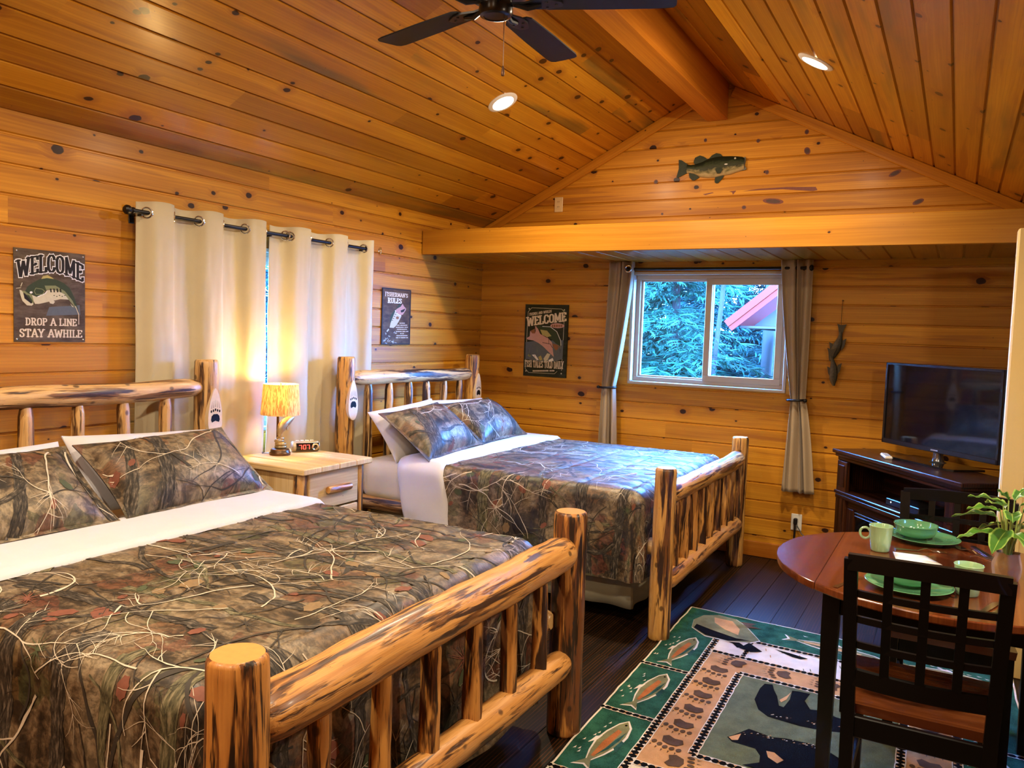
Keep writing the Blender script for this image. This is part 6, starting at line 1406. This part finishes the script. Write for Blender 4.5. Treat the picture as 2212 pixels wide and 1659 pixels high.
def conifer(x, y, h, rad, label, kind, seed, z_lo=.8, dens=1.0, fine=False):
    wv = .42 if fine else .6; r = random.Random(seed); t = thing('conifer_tree', label, 'tree', (x, y, -.4), group='conifers outside the window')
    mb = MB(); mb.tube([(x, y, -.4), (x + .05, y, h * .5), (x, y, h)], [.07 * rad, .045 * rad, .01], 10); mb.build('trunk', TRUNK, t)
    mb = MB(); nb = int(150 * dens)
    for i in range(nb):
        f = r.random() ** .85; z = z_lo + (h - z_lo) * f; L = rad * (1 - f) ** .7 * r.uniform(.6, 1.1) + .15; a = r.uniform(0, 6.283); d = Vector((math.cos(a), math.sin(a), 0)); s_ = Vector((-d.y, d.x, 0)); p0 = Vector((x, y, z))
        n = max(4, int(L / .075))
        for k in range(n):
            q = (k + .6) / n; p = p0 + d * L * q + Vector((0, 0, -.28 * L * q * q + .06 * L * q)); w_ = .34 * L * (1 - q * .75) + .07
            for sd in (-1, 1):
                for rep in range(2):
                    e = p + s_ * sd * w_ * r.uniform(.5, 1.1) + d * .16 * r.uniform(.3, 1.2) + Vector((0, 0, r.uniform(-.12, .02))); m_ = (p + e) / 2; u = (e - p).normalized(); v = u.cross(Vector((0, 0, 1))).normalized() * .013 + Vector((0, 0, r.uniform(-.009, .009)))
                    mb.quadp([p, m_ - v, e, m_ + v], 0, None, r.random())
                    for j in ((.2, .35, .5, .65, .8, .95, .3, .45, .6, .75) if fine else (.45, .75)):
                        b_ = p.lerp(e, j); o_ = (u * .6 + s_ * r.uniform(-1, 1) + Vector((0, 0, r.uniform(-.7, .1)))).normalized() * (.05 if fine else .075); mb.quadp([b_, b_ + o_ * .5 - v * wv, b_ + o_, b_ + o_ * .5 + v * wv], 0, None, r.random())
    mb.build('foliage', NEED[kind], t, smooth=False)
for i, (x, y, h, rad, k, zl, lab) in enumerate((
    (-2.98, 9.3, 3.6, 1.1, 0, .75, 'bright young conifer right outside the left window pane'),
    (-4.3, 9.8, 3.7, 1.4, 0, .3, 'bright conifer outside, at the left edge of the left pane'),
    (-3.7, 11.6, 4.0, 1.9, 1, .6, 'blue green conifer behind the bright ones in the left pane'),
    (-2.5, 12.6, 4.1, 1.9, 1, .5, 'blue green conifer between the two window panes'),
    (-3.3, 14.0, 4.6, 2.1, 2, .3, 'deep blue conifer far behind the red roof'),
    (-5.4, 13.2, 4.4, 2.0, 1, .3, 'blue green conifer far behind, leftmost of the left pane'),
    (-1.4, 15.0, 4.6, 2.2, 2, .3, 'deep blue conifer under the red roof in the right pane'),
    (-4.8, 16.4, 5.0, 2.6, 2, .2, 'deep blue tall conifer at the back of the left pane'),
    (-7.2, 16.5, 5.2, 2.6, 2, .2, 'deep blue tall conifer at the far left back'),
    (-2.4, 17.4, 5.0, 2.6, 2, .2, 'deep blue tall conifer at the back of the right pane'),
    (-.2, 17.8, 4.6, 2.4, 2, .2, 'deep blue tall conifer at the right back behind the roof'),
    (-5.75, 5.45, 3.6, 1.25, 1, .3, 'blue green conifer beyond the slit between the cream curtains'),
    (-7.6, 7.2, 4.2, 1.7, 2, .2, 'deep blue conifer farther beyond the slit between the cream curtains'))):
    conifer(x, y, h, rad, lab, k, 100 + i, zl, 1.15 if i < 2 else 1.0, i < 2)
for (x, y, r0, lab) in ((-2.22, 11.0, .085, 'bare dark trunk standing in the right pane'), (-1.72, 12.4, .06, 'bare thin trunk near the right edge of the right pane'), (-2.50, 9.0, .03, 'leaning thin stem by the window mullion')):
    mb = MB(); ln = .3 if r0 < .04 else 0; mb.tube([(x, y, -.4), (x + .03 + ln * .5, y, 2.0), (x + ln, y, 5.0)], [r0, r0 * .9, r0 * .5], 12); tag(mb.build('tree_trunk', BARET), lab, 'tree', 'bare trunks outside')
mb = MB(); mb.grid(lambda u, v: Vector((u, v, -.45 + .05 * noise.noise((u, v, 0)) + max(0, v - 12) * .08)), list(np.linspace(-16, 14, 30)), list(np.linspace(-14, 26, 40)), 0)
for i in range(1):
    pass
g_ = mb.build('ground', plain('forest_floor', GROUNDC, .95, nz=.5, nscale=3), top_origin=(0, 8, -.45)); g_['kind'] = 'structure'; tag(g_, 'bluish forest floor outside the cabin', 'ground')
r = random.Random(9); mb = MB()
for i in range(1500):
    x = r.uniform(-8, 1.5); y = r.uniform(8.2, 15.5); z = -.45 + max(0, y - 12) * .08
    for k in range(3):
        p = Vector((x, y, z)); e = p + Vector((r.uniform(-.35, .35), r.uniform(-.2, .2), r.uniform(.5, 1.55))); m_ = (p + e) / 2 + Vector((r.uniform(-.08, .08), 0, 0)); w_ = Vector((.008, 0, 0)); mb.quadp([p - w_, m_ - w_, m_ + w_, p + w_], 0, None, r.random()); mb.quadp([m_ - w_, e, e, m_ + w_], 0, None, r.random())
        if r.random() < .6: o_ = Vector((r.uniform(-.12, .12), 0, r.uniform(-.06, .06))); mb.quadp([e, e + o_ + Vector((0, 0, .03)), e + o_ * 1.5, e + o_ - Vector((0, 0, .03))], 0, None, r.random())
o = mb.build('undergrowth', leafmat('brush_blue', BRUSHC, .6), smooth=False, top_origin=(-3, 11, -.45)); tag(o, 'tangled blue undergrowth below the conifers outside', 'undergrowth', kind='stuff')
# neighbouring roof
t = thing('neighbouring_roof', 'red metal roof corner of the building outside, in the right window pane', 'roof', (-1.15, 8.9, .6))
rd = plain('roof_red_metal', ROOFC, .4); gy = plain('roof_soffit_grey', (.035, .028, .026), .7)
e0 = Vector((-2.105, 8.30, 1.725)); sl = Vector((1, 0, .83)).normalized(); dn = Vector((.83, 0, -1)).normalized()
def strip(name, o0, o1, y0, y1, L, m, shift=0.0):
    mb = MB(); a = e0 + dn * o0 + sl * shift; b_ = e0 + dn * o1 + sl * shift; pts = [a, a + sl * L, b_ + sl * L, b_]
    A = [mb.vert((p.x, y0, p.z)) for p in pts]; B = [mb.vert((p.x, y1, p.z)) for p in pts]
    for i in range(4): mb.face((A[i], A[(i + 1) % 4], B[(i + 1) % 4], B[i]))
    mb.face(A); mb.face(B[::-1]); mb.build(name, m, t, smooth=False)
strip('roof_panel', -.008, .04, 8.32, 11.2, 1.95, rd); strip('fascia', 0, .07, 8.28, 8.315, 1.95, rd); strip('rake_trim', .072, .125, 8.29, 8.32, 1.95, rd)
mb = MB(); mb.box((-1.10, 9.75, 1.672), (1.72, 2.75, .025), 0, .002); mb.build('soffit_panel', gy, t)
mb = MB(); pts = [(-1.84, 1.69), (-.2, 1.69), (-.2, 3.0)]; a = [mb.vert((p[0], 8.46, p[1])) for p in pts]; b_ = [mb.vert((p[0], 8.50, p[1])) for p in pts]
mb.face(a); mb.face(b_[::-1])
for i in range(3): mb.face((a[i], a[(i + 1) % 3], b_[(i + 1) % 3], b_[i]))
mb.build('gable_end', gy, t, smooth=False)
mb = MB(); mb.box((-.62, 9.75, .62), (.9, 2.4, 2.05), 0, .01); mb.build('wall', plain('outbuilding_wall', (.022, .02, .02), .8), t)
